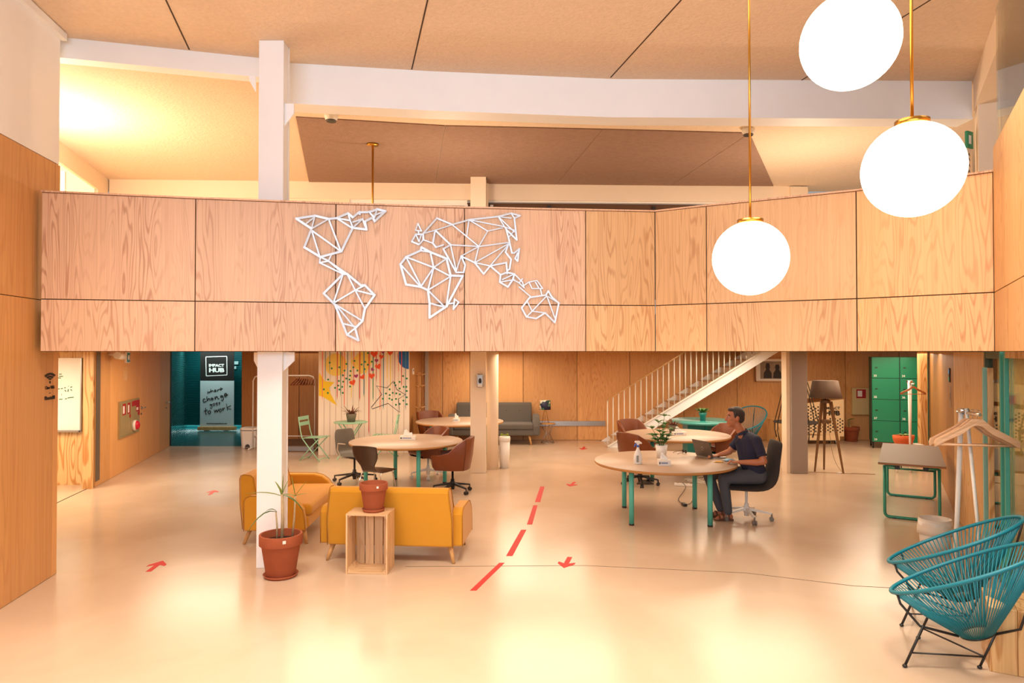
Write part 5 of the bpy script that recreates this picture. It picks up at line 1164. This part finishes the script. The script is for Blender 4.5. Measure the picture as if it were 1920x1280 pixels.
# head: turned to the laptop, chin down a little
HC = L(.08, -.01, 1.335)
HS = 1.07
def headx(b):
    n0 = len(b.v)
    b.ball(HC + L(-.012, 0, .022), (.098, .076, .104), 24, 16)                # cranium
    b.ball(HC + L(.028, 0, -.045), (.066, .058, .082), 20, 14)                # face / jaw
    b.ball(HC + L(.066, 0, -.103), (.026, .028, .022), 12, 8)                 # chin
    b.tube([HC + L(.088, 0, .012), HC + L(.112, 0, -.032)], [.010, .015], 10); b.ball(HC + L(.108, 0, -.036), (.017, .017, .012), 10, 8)   # nose
    b.ball(HC + L(.080, 0, .028), (.018, .055, .012), 12, 8)                  # brow
    b.ball(HC + L(.084, 0, -.068), (.014, .024, .008), 10, 6); b.ball(HC + L(.082, 0, -.080), (.014, .021, .008), 10, 6)   # lips
    for s in (-1, 1):
        b.ball(HC + L(-.012, s * .077, -.012), (.022, .010, .034), 12, 8); b.ball(HC + L(.055, s * .044, -.02), (.024, .018, .022), 10, 8)
    b.v[n0:] = [tuple(HC + (V(q) - HC) * HS) for q in b.v[n0:]]
blob('body', sk, SKIN, man, .0075, headx, 3)
hair = []
def hairx(b):
    n0 = len(b.v)
    b.ball(HC + L(-.026, 0, .034), (.100, .081, .100), 24, 16); b.ball(HC + L(-.060, 0, -.01), (.062, .073, .07), 20, 12); b.ball(HC + L(.028, 0, .092), (.055, .056, .030), 16, 10)
    for s in (-1, 1): b.ball(HC + L(.012, s * .070, .03), (.016, .012, .04), 10, 8)
    b.v[n0:] = [tuple(HC + (V(q) - HC) * HS) for q in b.v[n0:]]
blob('hair', [], HAIR, man, .008, hairx, 2)
for s in (-1, 1):
    e = MB().ball(HC + L(.082, s * .032, .008) * HS, (.010, .013, .0075), 10, 8).build('eye', mat('eye_white', rgb(220, 206, 196), .3), man)
    MB().ball(HC + L(.0905, s * .032, .008) * HS, (.003, .006, .006), 8, 6).build('pupil', BLACK, e)
    MB().tube([HC + L(.084, s * .014, .028) * HS, HC + L(.09, s * .034, .033) * HS, HC + L(.076, s * .054, .028) * HS], .0045, 6).build('eyebrow', HAIR, man)
MB().tube([HC + L(.092, .018, -.0745) * HS, HC + L(.0985, 0, -.0735) * HS, HC + L(.092, -.018, -.0745) * HS], .0025, 6).build('mouth_line', mat('lip', rgb(130, 66, 54), .5), man)
sh = []
for s, S, E in ((1, shN, elN), (-1, shF, elF)):
    sh.append([(S, .068), (S.lerp(E, .62), .062)])
sh.append([(shN * .9 + shF * .1, .072), (shN * .1 + shF * .9, .072)])
for s in (-1, 1): sh.append([(L(-.07, s * .08, 1.03), .095), (L(-.10, s * .09, .92), .108), (L(-.15, s * .075, .75), .108), (L(-.19, s * .08, .62), .112)])
sh.append([(L(-.03, 0, .98), .10), (L(-.09, 0, .74), .11)])
sh.append([(L(-.05, .05, 1.10), .05), (L(-.05, -.05, 1.10), .05)])
shirt = blob('polo_shirt', sh, POLO, man, .009, None, 4)
b = MB(); rows = []
for k in range(13):
    a = PI * .12 + 2 * PI * .88 * k / 12; c0_ = L(-.015, 0, 1.135); r0 = V((-math.cos(a) * .060, math.sin(a) * .064, -.024 * math.cos(a) - .0))
    rows.append([c0_ + r0 * 1.0 + V((0, 0, .028)), c0_ + r0 * 1.14 + V((0, 0, .010)), c0_ + r0 * 1.28 + V((0, 0, -.012))])
b.grid(rows).build('collar', POLO, shirt, solid=.006)
MB().b2((-.014, -.003, -.11), (.014, .003, .0)).build('placket', POLO, shirt, L(.078, 0, 1.10), (0, .25, PI / 2))
for E, S in ((elN, shN), (elF, shF)):
    q = S.lerp(E, .72); d = (E - S).normalized(); MB().tube([q - d * .012, q + d * .012], .0635, 18).build('sleeve_cuff', POLO, shirt)
tr = []
for hip, kn, an, s in ((L(-.20, .10, .575), kN, aN, 1), (L(-.20, -.10, .575), kF, aF, -1)):
    tr.append([(hip, .105), (hip.lerp(kn, .5), .094), (kn, .074), (kn.lerp(an, .35), .070), (an + V((0, 0, .02)), .056)])
tr.append([(L(-.21, .09, .60), .10), (L(-.21, -.09, .60), .10)])
blob('trousers', tr, JEAN, man, .009, None, 4)
for an, dy in ((aN, -.05), (aF, .08)):
    d = L(1, dy, 0).normalized(); sd = d.cross(V((0, 0, 1))); so_ = MB()
    base = V((an.x, an.y, 0)); out = [(-.075, .0), (-.06, .036), (.03, .040), (.12, .05), (.165, .038), (.182, .0), (.165, -.036), (.12, -.046), (.03, -.038), (-.06, -.036)]
    so_.prism(out, lambda x, y: base + d * x + sd * y + V((0, 0, .001)), lambda x, y: base + d * x + sd * y + V((0, 0, .022)))
    sdl = so_.build('sandal', SAND, man, bevel=.004)
    for x, hgt, w_ in ((.115, .052, .024), (.065, .068, .024), (-.005, .10, .02)):
        MB().tube([base + d * x + sd * (.047 * math.cos(a)) + V((0, 0, .015 + hgt * math.sin(a))) for a in [PI * k / 10 for k in range(11)]], w_ * .5, 8, sq=.45).build('strap', SAND, sdl)
# his chair
t = thing('office_chair', 'dark upholstered office chair with white wheeled base under the man', 'chair', (mx + .06, my - .02, 0), face(-1, .02))
DKF = mat('charcoal_fabric', rgb(54, 46, 42), .9, bump=.2, bscale=400)
prof_shell('seat_shell', DKF, t, [(.27, .425, .20, -.0), (.25, .452, .235, -.02), (.10, .452, .245, -.03), (-.08, .445, .245, -.035), (-.20, .46, .24, -.035), (-.275, .52, .235, -.04), (-.30, .62, .23, -.045), (-.305, .74, .23, -.05), (-.325, .88, .235, -.045), (-.355, 1.0, .225, -.035), (-.372, 1.045, .19, -.03)], .035)
star_base(t, PLWHITE, mat('grey_caster', rgb(120, 112, 104), .4), .31, -.62, post=.42)
MB().box((0, 0, .415), (.2, .22, .03)).build('seat_plate', PLWHITE, t)

# ---- cables and power strip under the tables
t = thing('power_strip', 'white power strip on the floor under the tables', 'power strip', fl(1284, 911), -.35)
MB().b2((-.17, -.035, 0), (.17, .035, .045)).build('housing', PLWHITE, t, bevel=.01)
for i in range(4): MB().lathe([(0, 0), (.02, 0), (.02, .002), (0, .002)], 12, (-.11 + i * .07, 0, .045)).build('socket', mat('socket_grey', rgb(170, 160, 150), .6), t)
rn = random.Random(4); c_ = fl(1300, 905); pts = []
for i in range(30): a = i * .62; r = .22 + .10 * math.sin(i * 1.7); pts.append((c_.x + .35 + r * 1.5 * math.cos(a), c_.y + .15 + r * math.sin(a), .008 + .02 * abs(math.sin(i * .9))))
tag(MB().tube(catm(pts, 3), .005, 6).build('white_cable', PLWHITE), 'tangle of white cable on the floor beside the power strip', 'cable')
q0_ = fl(1283, 912); q1_ = fl(1283, 948); pts = [(q0_.x - .02, q0_.y, .06), (q0_.x - .04, q0_.y - .25, .03), (q1_.x + .03, q1_.y + .45, .012), (q1_.x - .01, q1_.y + .2, .012), (q1_.x, q1_.y, .02), (q1_.x + .12, q1_.y + .12, .01), (q1_.x + .26, q1_.y + .45, .012), (2.46, 9.3, .05)]
t = thing('power_adapter', 'black power adapter and lead under the man\'s table', 'adapter', (0, 0, 0)); MB().tube(catm(pts, 4), .0045, 6).build('lead', BLACK, t); MB().box((q1_.x, q1_.y, .022), (.05, .12, .034), .1).build('brick', BLACK, t, bevel=.005)
tag(MB().prism([(p.x, p.y) for p in (fl(1194, 908), fl(1226, 908), fl(1214, 900), fl(1200, 900))], lambda x, y: (x, y, .001), lambda x, y: (x, y, .012)).build('floor_plate', mat('dark_plate', rgb(70, 56, 42), .6)), 'dark square floor socket plate behind the spray bottle table', 'floor socket')

# ---- framed picture
FY = 16.97; p0, p1 = atY(1416, 715, FY), atY(1476, 672, FY); t = thing('framed_picture', 'white framed black and white picture of two figures under the stairs', 'picture', (p0.x, FY, p0.z)); W_, H_ = p1.x - p0.x, p1.z - p0.z
MB().b2((0, -.02, 0), (W_, .0, H_)).build('mount', PLWHITE, t)
for lo, hi in (((0, -.035, 0), (W_, 0, .02)), ((0, -.035, H_ - .02), (W_, 0, H_)), ((0, -.035, 0), (.02, 0, H_)), ((W_ - .02, -.035, 0), (W_, 0, H_))): MB().b2(lo, hi).build('frame', W_HANG, t)
GP = mat('photo_grey', rgb(150, 134, 118), .6, var=.5, vscale=9); DP = mat('photo_dark', rgb(44, 38, 36), .6)
MB().b2((W_ * .15, -.022, H_ * .12), (W_ * .86, -.02, H_ * .88)).build('photo', GP, t)
for cx, hh in ((.38, .80), (.68, .74)):
    fg = MB(); pl_ = [(cx - .13, .14), (cx + .13, .14), (cx + .12, .38), (cx + .05, .52), (cx + .07, .62), (cx + .05, hh), (cx - .05, hh), (cx - .07, .62), (cx - .05, .52), (cx - .12, .38)]
    fg.prism([(a * W_, b_ * H_) for a, b_ in pl_], lambda x, z: (x, -.0235, z), lambda x, z: (x, -.022, z)); fg.build('printed_figure', DP, t)
# ---- wood box under the swing, swing chair
p = atY(1461, 829, 16.45); t = thing('wood_plinth', 'tall plain wooden box against the wall under the hanging seat', 'box', (p.x, 16.5, 0)); MB().b2((-.17, -.3, 0), (.17, .3, .56)).build('body', W_POST, t, bevel=.003); MB().b2((-.173, -.303, .56), (.173, .303, .575)).build('lid', W_POST, t)
sc_ = atY(1493, 791, 15.3); t = thing('hanging_seat', 'black macrame hanging seat half hidden behind the grey column', 'swing', (sc_.x, 15.3, 0)); zs_ = sc_.z
MB().lathe([(0, zs_ - .015), (.47, zs_ - .012), (.49, zs_), (.47, zs_ + .012), (0, zs_ + .015)], 36).build('seat_disc', mat('black_rope', rgb(56, 46, 40), .9, bump=.8, bscale=60), t)
for k in range(8):
    a = k * PI / 4 + .2; e = V((.46 * math.cos(a), .46 * math.sin(a), zs_)); top = V((.05 * math.cos(a), .05 * math.sin(a), 2.2))
    MB().tube([e, e.lerp(top, .5) + V((.02 * math.cos(a), .02 * math.sin(a), -.03)), top], .010, 6).build('rope', MATS['black_rope'], t)
    MB().tube([e, e + V((.0, .0, -.20)), e + V((-.05 * math.cos(a), 0, -.36 - .08 * (k % 3)))], [.014, .010, .016], 6).build('tassel', MATS['black_rope'], t)
# ---- perforated board on a trolley
PYc = 16.3; p0, p1 = atY(1500, 825, PYc), atY(1582, 825, PYc); t = thing('perforated_trolley', 'plywood trolley with punched dots and black logo behind the floor lamp', 'trolley', (p0.x, PYc, 0)); W_ = p1.x - p0.x
tz = lambda py: atY(1540, py, PYc).z
tx = lambda px: atY(px, 780, PYc).x - p0.x
PLYW = wood('plywood_pale', rgb(236, 206, 164), rgb(214, 176, 128), rings=6, amt=.25)
MB().prism([(0, tz(812)), (W_, tz(818)), (W_, tz(748)), (0, tz(757))], lambda x, z: (x, -.02, z), lambda x, z: (x, 0, z)).build('front_board', PLYW, t)
MB().prism([(0, tz(750)), (tx(1575), tz(744)), (tx(1575), tz(713)), (0, tz(716))], lambda x, z: (x, .25, z), lambda x, z: (x, .27, z)).build('rear_board', PLYW, t)
MB().b2((0, -.03, .09), (W_ * .9, .4, .21)).build('chassis', PLYW, t); MB().b2((.02, .0, .06), (W_ * .88, .36, .09)).build('underframe', BLACK, t)
for x in (.12, W_ * .82):
    for y in (.02, .33):
        wv = MB(); wv.loft([[V((x + sx__, y, .045)) + V((0, math.cos(a * PI / 8), math.sin(a * PI / 8))) * .045 for a in range(16)] for sx__ in (-.015, .015)], False); wv.build('wheel', STEEL, t)
dot = MB().lathe([(0, 0), (.019, 0), (.019, .002), (0, .002)], 14).mesh('hole'); dot.materials.append(BLACK)
for r in range(9):
    for c_i in range(18):
        px_ = 1506 + c_i * 5.3 * .86; py_ = 762 + r * 6.1 + (3 if c_i % 2 else 0) + (px_ - 1510) * .03
        if (px_ > 1537 and py_ < 784) or py_ > 811 or px_ > 1579: continue
        link('hole', dot, t, (tx(px_), -.02, tz(py_)), (PI / 2, 0, 0))
for px_, py_ in ((1572, 718), (1572, 724), (1573, 730)): link('hole', dot, t, (tx(px_), .25, tz(py_)), (PI / 2, 0, 0))
text('logo_lettering', 'IMPACT', .085, BLACK, t, (tx(1546), -.022, tz(767)), 0, .003, width=tx(1574) - tx(1546)); text('logo_lettering', 'HUB', .15, BLACK, t, (tx(1546), -.022, tz(778)), 0, .008, width=tx(1574) - tx(1546))
# ---- pot near the trolley
p = fl(1594.5, 826); t = terracotta('potted_sprout', 'terracotta pot with a single leaf beside the trolley', (p.x, p.y - .05, 0), .19, .33, tag_=False, cat='potted plant'); t['group'] = 'potted plants'
b = MB(); MB().tube([(-.05, 0, .3), (-.07, 0, .50)], .006, 6).build('stem', LEAF, t); leaf(b, (-.09, 0, .50), (.9, 0, .35), .20, .09, .1); b.build('leaf', LEAF, t, solid=.001)
# ---- notice panel
p0, p1 = atY(1596.5, 777, 16.97), atY(1650, 727, 16.97); t = thing('fire_hose_panel', 'cream wall panel with red fire stickers left of the green lockers', 'cabinet', (p0.x, 16.97, p0.z)); W_, H_ = p1.x - p0.x, p1.z - p0.z
MB().b2((0, -.05, 0), (W_, .02, H_)).build('door', mat('panel_cream', rgb(206, 184, 134), .5), t, bevel=.006)
for a, b_ in ((.14, .47), (.58, .9)):
    s_ = MB().b2((W_ * a, -.053, H_ * .62), (W_ * b_, -.05, H_ * .95)).build('sticker', REDP, t); MB().b2((W_ * (a + .04), -.054, H_ * .68), (W_ * (a + .2), -.053, H_ * .90)).build('pictogram', WL, s_)
# ---- green lockers
LY = 15.6; p0, p1 = atY(1635, 828, LY), atY(1726, 828, LY); t = thing('green_lockers', 'tall green metal lockers with numbered doors', 'lockers', (p0.x, LY, 0), -.38); W_ = 1.13
GRN = mat('locker_green', rgb(26, 128, 92), .35); GRD = mat('locker_green_dark', rgb(16, 70, 54), .5)
z0_, z1_ = atY(1650, 828, LY).z, atY(1650, 669, LY).z; MB().b2((0, .02, z0_), (W_, .55, z1_)).build('carcass', GRD, t)
for x in (.03, W_ - .03):
    for y in (.06, .5): MB().tube([(x, y, 0), (x, y, z0_)], .018, 8).build('leg', BLACK, t)
nums = [['33', '35', '37', '39'], ['34', '36', '38', '40']]
for c_i in range(2):
    for r in range(4):
        x0_ = c_i * W_ / 2 + .012; hh = (z1_ - z0_) / 4; zz = z1_ - (r + 1) * hh
        d = MB().b2((0, 0, 0), (W_ / 2 - .022, .02, hh - .012)).build('door', GRN, t, (x0_, 0, zz + .006), bevel=.003)
        MB().b2((.06, -.012, hh * .47), (.11, 0, hh * .51)).build('lock', BLACK, d)
        text('number', nums[c_i][r], .065, WL, d, (.03, -.002, .03), 0, .001)
# ---- floor lamp
pL = [V((5.55, 12.55)), V((5.82, 12.77)), V((5.98, 12.35))]; cx = sum((p.x for p in pL)) / 3 - .03; cy = 12.55
t = thing('floor_lamp', 'tripod floor lamp with brown wooden legs and taupe shade', 'floor lamp', (cx, cy, 0))
ztp = atY(1545, 750, cy).z
for p in pL:
    a = V((p.x - cx, p.y - cy, 0)); MB().bar(V((a.x * .30, a.y * .30, ztp - .02)), V((a.x, a.y, 0)), .055, .035, up=(0, 1, 0), taper=.5).build('leg', W_WALNUT, t)
zc = .92
MB().loft([[V((.10 * math.cos(a * PI / 6), .10 * math.sin(a * PI / 6), z)) for a in range(12)] for z in (zc - .03, zc + .03)], False).build('collar', W_WALNUT, t, bevel=.006)
MB().loft([[V((r * math.cos(a * PI / 6), r * math.sin(a * PI / 6), z)) for a in range(12)] for r, z in ((.09, ztp - .05), (.085, ztp), (.05, ztp + .02))], False).build('head_block', W_WALNUT, t)
MB().tube([(0, 0, ztp), (0, 0, ztp + .12)], .01, 8).build('stem', CHROME, t)
zb_, zt_ = atY(1547, 745, cy).z, atY(1547, 713.5, cy).z
MB().lathe([(.285, zb_), (.222, zt_)], 10).build('shade', mat('taupe_shade', rgb(112, 92, 78), .9, bump=.15, bscale=300), t, solid=.006)
cpts = [(.03, -.05, zc), (.05, -.08, .6), (.10, -.12, .25), (.24, -.16, .012), (.45, -.2, .008), (.75, -.30, .008), (.5, -.28, .008), (.2, -.22, .008), (-.2, -.1, .008), (-.5, -.1, .008)]
MB().tube(catm(cpts, 4), .004, 6).build('cord', mat('clear_cord', rgb(150, 120, 84), .5), t); MB().box((.15, -.2, .014), (.07, .03, .02)).build('foot_switch', PLWHITE, t)
# ---- rectangular table with teal tube frames
A = V((4.83, 9.03)); ux = V((.867, -.499)); uy = V((.499, .867)); ux.normalize(); uy.normalize()
rzt = math.atan2(ux.y, ux.x); TWd, TLn = .76, 2.2
t = thing('folding_table', 'long brown folding table on green tube frames near the lockers', 'table', (A.x, A.y, 0), rzt)
BRT = mat('brown_laminate', rgb(122, 96, 70), .5)
MB().b2((0, 0, .715), (TWd, TLn, .743)).build('tabletop', BRT, t); MB().b2((-.002, -.002, .716), (TWd + .002, TLn + .002, .738)).build('edge_band', mat('brown_edge', rgb(150, 104, 58), .5), t)
TGR = mat('green_tube', rgb(46, 138, 112), .35)
def sled(y):
    r = .06; pts = [(.07, y, .69), (.07, y, .08), (.075, y, .05), (.10, y, .022), (.14, y, .018), (TWd - .14, y, .018), (TWd - .10, y, .022), (TWd - .075, y, .05), (TWd - .07, y, .08), (TWd - .07, y, .69)]
    f_ = MB().tube(pts, .019, 10).build('leg_frame', TGR, t); MB().tube([(.07, y, .688), (.22, y, .688)], .016, 8).build('bracket_tube', TGR, f_); MB().tube([(TWd - .22, y, .688), (TWd - .07, y, .688)], .016, 8).build('bracket_tube', TGR, f_)
    for x in (.22, TWd - .22): MB().b2((x - .03, y - .03, .655), (x + .03, y + .03, .715)).build('clamp', BLACK, f_)
    for x in (.18, TWd - .18): MB().b2((x - .02, y - .02, 0), (x + .02, y + .02, .012)).build('glide', BLACK, f_)
sled(.12); sled(1.72); MB().tube([(.07, 1.72, .42), (TWd - .07, 1.72, .42)], .014, 8).build('crossbar', TGR, t)
# ---- coat stands
def coat_stand(name, label, loc, h, splay, base_w, m):
    t = thing(name, label, 'coat stand', (loc[0], loc[1], 0), 0, 'white coat stands')
    return t
p = atY(1706, 760, 12.5); t = thing('coat_stand', 'slim white coat stand in front of the green lockers', 'coat stand', (p.x, 12.5, 0), 0, 'white coat stands'); zt_ = atY(1706, 716, 12.5).z
for dx in (-.03, .03): MB().tube([(dx, dx * 2.0, .02), (dx, dx * .6, zt_)], .018, 10).build('pole', PLWHITE, t)
MB().tube([(-.045, 0, zt_), (.045, 0, zt_)], .03, 12).build('top_joint', CHROME, t)
MB().tube([(-.28, -.06, .012), (-.28, -.06, .14), (-.24, -.06, .19), (.28, .02, .19), (.32, .02, .14), (.32, .02, .012)], .018, 8).build('foot_loop', PLWHITE, t)
MB().tube([(-.03, -.06, .02), (.03, .06, .02)], .018, 8).build('foot_bar', PLWHITE, t)
MB().tube([(0, -.14, zt_ - .03), (0, .06, zt_ - .03)], .01, 8).build('hanging_bar', CHROME, t)
hanger('coat_hanger', 'brown wooden hanger on the coat stand by the lockers', (p.x, 12.5 - .11, zt_ - .015), -.08, .45, W_HANGD, group='wooden hangers')
# ---- planter bowl on a stool
p = atY(1697, 826, 12.9); t = thing('plant_stool', 'small stool with thin black legs behind the folding table', 'stool', (p.x + .1, 12.95, 0)); zz = atY(1697, 832, 12.95).z
MB().b2((-.22, -.12, zz - .03), (.22, .12, zz)).build('seat', PLWHITE, t)
for sx__ in (-1, 1):
    for sy__ in (-1, 1): MB().tube([(sx__ * .19, sy__ * .09, zz - .03), (sx__ * .21, sy__ * .11, 0)], .010, 8).build('leg', BLACK, t)
t = thing('planter_bowl', 'orange bowl planter with dark seedlings by the lockers', 'planter', (p.x, 12.95, zz), .1, 'potted plants'); ORG = mat('orange_clay', rgb(214, 104, 54), .7)
ov = lambda s, z: [V((.215 * s * math.cos(a * PI / 12), .11 * s * math.sin(a * PI / 12), z)) for a in range(24)]
MB().loft([ov(.80, 0), ov(.97, .10), ov(1.0, .165), ov(.93, .165), ov(.88, .12)], True).build('bowl', ORG, t)
for i in range(9):
    a = i * 2.4; b = MB(); leaf(b, (.03 + .05 * math.cos(a), .03 * math.sin(a), .13), (math.cos(a), math.sin(a), 1.0), .13, .06, .3, 4); b.build('leaf', LEAF if i % 3 else LEAFY, t, solid=.001)
# ---- near coat stand with hangers
NY = 6.15; p = atY(1809, 765, NY); t = thing('coat_stand', 'white coat stand hung with pale wooden hangers behind the lounge chairs', 'coat stand', (p.x, NY, 0), 0, 'white coat stands'); zt_ = p.z
MB().tube([(.085, -.12, .0), (.0, -.02, zt_)], .024, 12, sq=.6).build('pole', PLWHITE, t); MB().tube([(.02, .20, .0), (-.012, .03, zt_)], .022, 12, sq=.6).build('pole', PLWHITE, t)
MB().tube([(.0, -.20, zt_ - .04), (0, .10, zt_ - .04)], .016, 10).build('hanging_bar', CHROME, t); MB().tube([(-.05, -.0, zt_ - .02), (.03, -.0, zt_ - .02)], .022, 10).build('top_joint', CHROME, t)
for i, (dy, rzz, dx, lb) in enumerate(((-.16, -.16, -.0, 'pale wooden hanger at the front of the near coat stand'), (-.10, .02, .0, 'pale wooden hanger in the middle of the near coat stand'), (-.04, -.08, .0, 'pale wooden hanger at the back of the near coat stand'))):
    hanger('coat_hanger', lb, (p.x + dx, NY + dy, zt_ - .024 - .003 * i), rzz - .09, .66 - .01 * i, W_HANG, group='wooden hangers', th=.022, drop=.17)
# ---- near white bin
t = thing('waste_bin', 'white bin with fabric liner behind the teal lounge chairs', 'bin', (4.66, 7.55, 0), 0, 'white bins')
MB().lathe([(0, 0), (.14, 0), (.165, .34), (.155, .34), (.145, .3), (0, .3)], 32).build('body', PLWHITE, t); 
b = MB(); b.grid([[V(((.172 + .006 * math.sin(5 * a + k)) * math.cos(a) * (1 - .03 * k), (.172 + .006 * math.sin(7 * a)) * math.sin(a) * (1 - .03 * k), .20 + .055 * k)) for a in [2 * PI * j / 24 for j in range(25)]] for k in range(4)]); b.build('liner', mat('linen_liner', rgb(232, 220, 204), .9), t, solid=.004)
# ---- timber block between the lounge chairs
t = thing('timber_block', 'solid pine block table beside the nearest lounge chair', 'side table', (3.29, 4.735, 0), math.atan2(-.474, .88))
for i in range(4): MB().b2((i * .16 + .001, 0, 0), ((i + 1) * .16 - .001, .46, .44)).build('beam', W_POST, t, bevel=.004)
# ---- card reader and lock on the right wall
p = onwall(1782, 703, RF, RJ); t = thing('card_reader', 'small blue and green lit card reader on the right wall', 'card reader', (p.x, p.y, p.z), math.atan2(RD.y, RD.x)); MB().b2((-.05, -.02, -.10), (.05, 0, .10)).build('housing', DKPL, t, bevel=.004); MB().b2((-.03, -.023, .02), (.03, -.02, .08)).build('display', mat('reader_blue', rgb(60, 160, 210), .3, emit=.4), t); MB().b2((-.03, -.023, -.08), (.03, -.02, -.03)).build('lamp', mat('reader_green', rgb(50, 170, 120), .3, emit=.3), t)
p = onwall(1783, 743, RF, RJ); t = thing('lock_plate', 'narrow steel lock plate below the card reader', 'lock', (p.x, p.y, p.z), math.atan2(RD.y, RD.x)); MB().b2((-.03, -.008, -.15), (.03, 0, .15)).build('plate', STEEL, t, bevel=.006); MB().b2((-.012, -.01, -.05), (.012, -.008, .05)).build('slot', BLACK, t)
# ---- behind the glass: added panel that imitates a reflection in the pane
t = thing('reflected_panel', 'cream panel with a red sign, imitating a reflection in the glass', 'sign', (0, 0, 0)); p0, p1 = atY(1885, 785, 9.35), atY(1912, 737, 9.35); t.location = (p0.x, 9.38, p0.z)
MB().b2((0, -.04, 0), (p1.x - p0.x, .02, p1.z - p0.z)).build('door', CAB, t, bevel=.005); MB().b2((.03, -.043, .20), (.13, -.04, .32)).build('sticker', REDP, t)

# ---- exit sign at the right hand pillar of the mezzanine
p = atY(1816.5, 262, 8.0); t = thing('exit_sign', 'small green escape sign on the far right pillar above the balcony', 'sign', (p.x, 8.0, p.z), .5)
MB().b2((-.045, -.01, -.10), (.075, .02, .10)).build('plate', mat('exit_green', rgb(40, 140, 100), .4), t); MB().b2((-.02, -.013, -.05), (.03, -.01, .05)).build('pictogram', WL, t)
p = atY(1817, 305, 8.0); t = thing('pillar_lettering', 'black printed symbols below the green escape sign', 'lettering', (p.x, 8.0, p.z), .5)
MB().b2((-.04, 0, -.17), (.07, .02, .17)).build('plate', CREAM, t)
for i, z in enumerate((.10, .04, -.03, -.10)): MB().prism([(-.02, z - .02), (.0, z + .02), (.02, z - .02), (.0, z - .005)], lambda x, z_: (x, -.003, z_), lambda x, z_: (x, 0, z_)).build('symbol', BLACK, t)
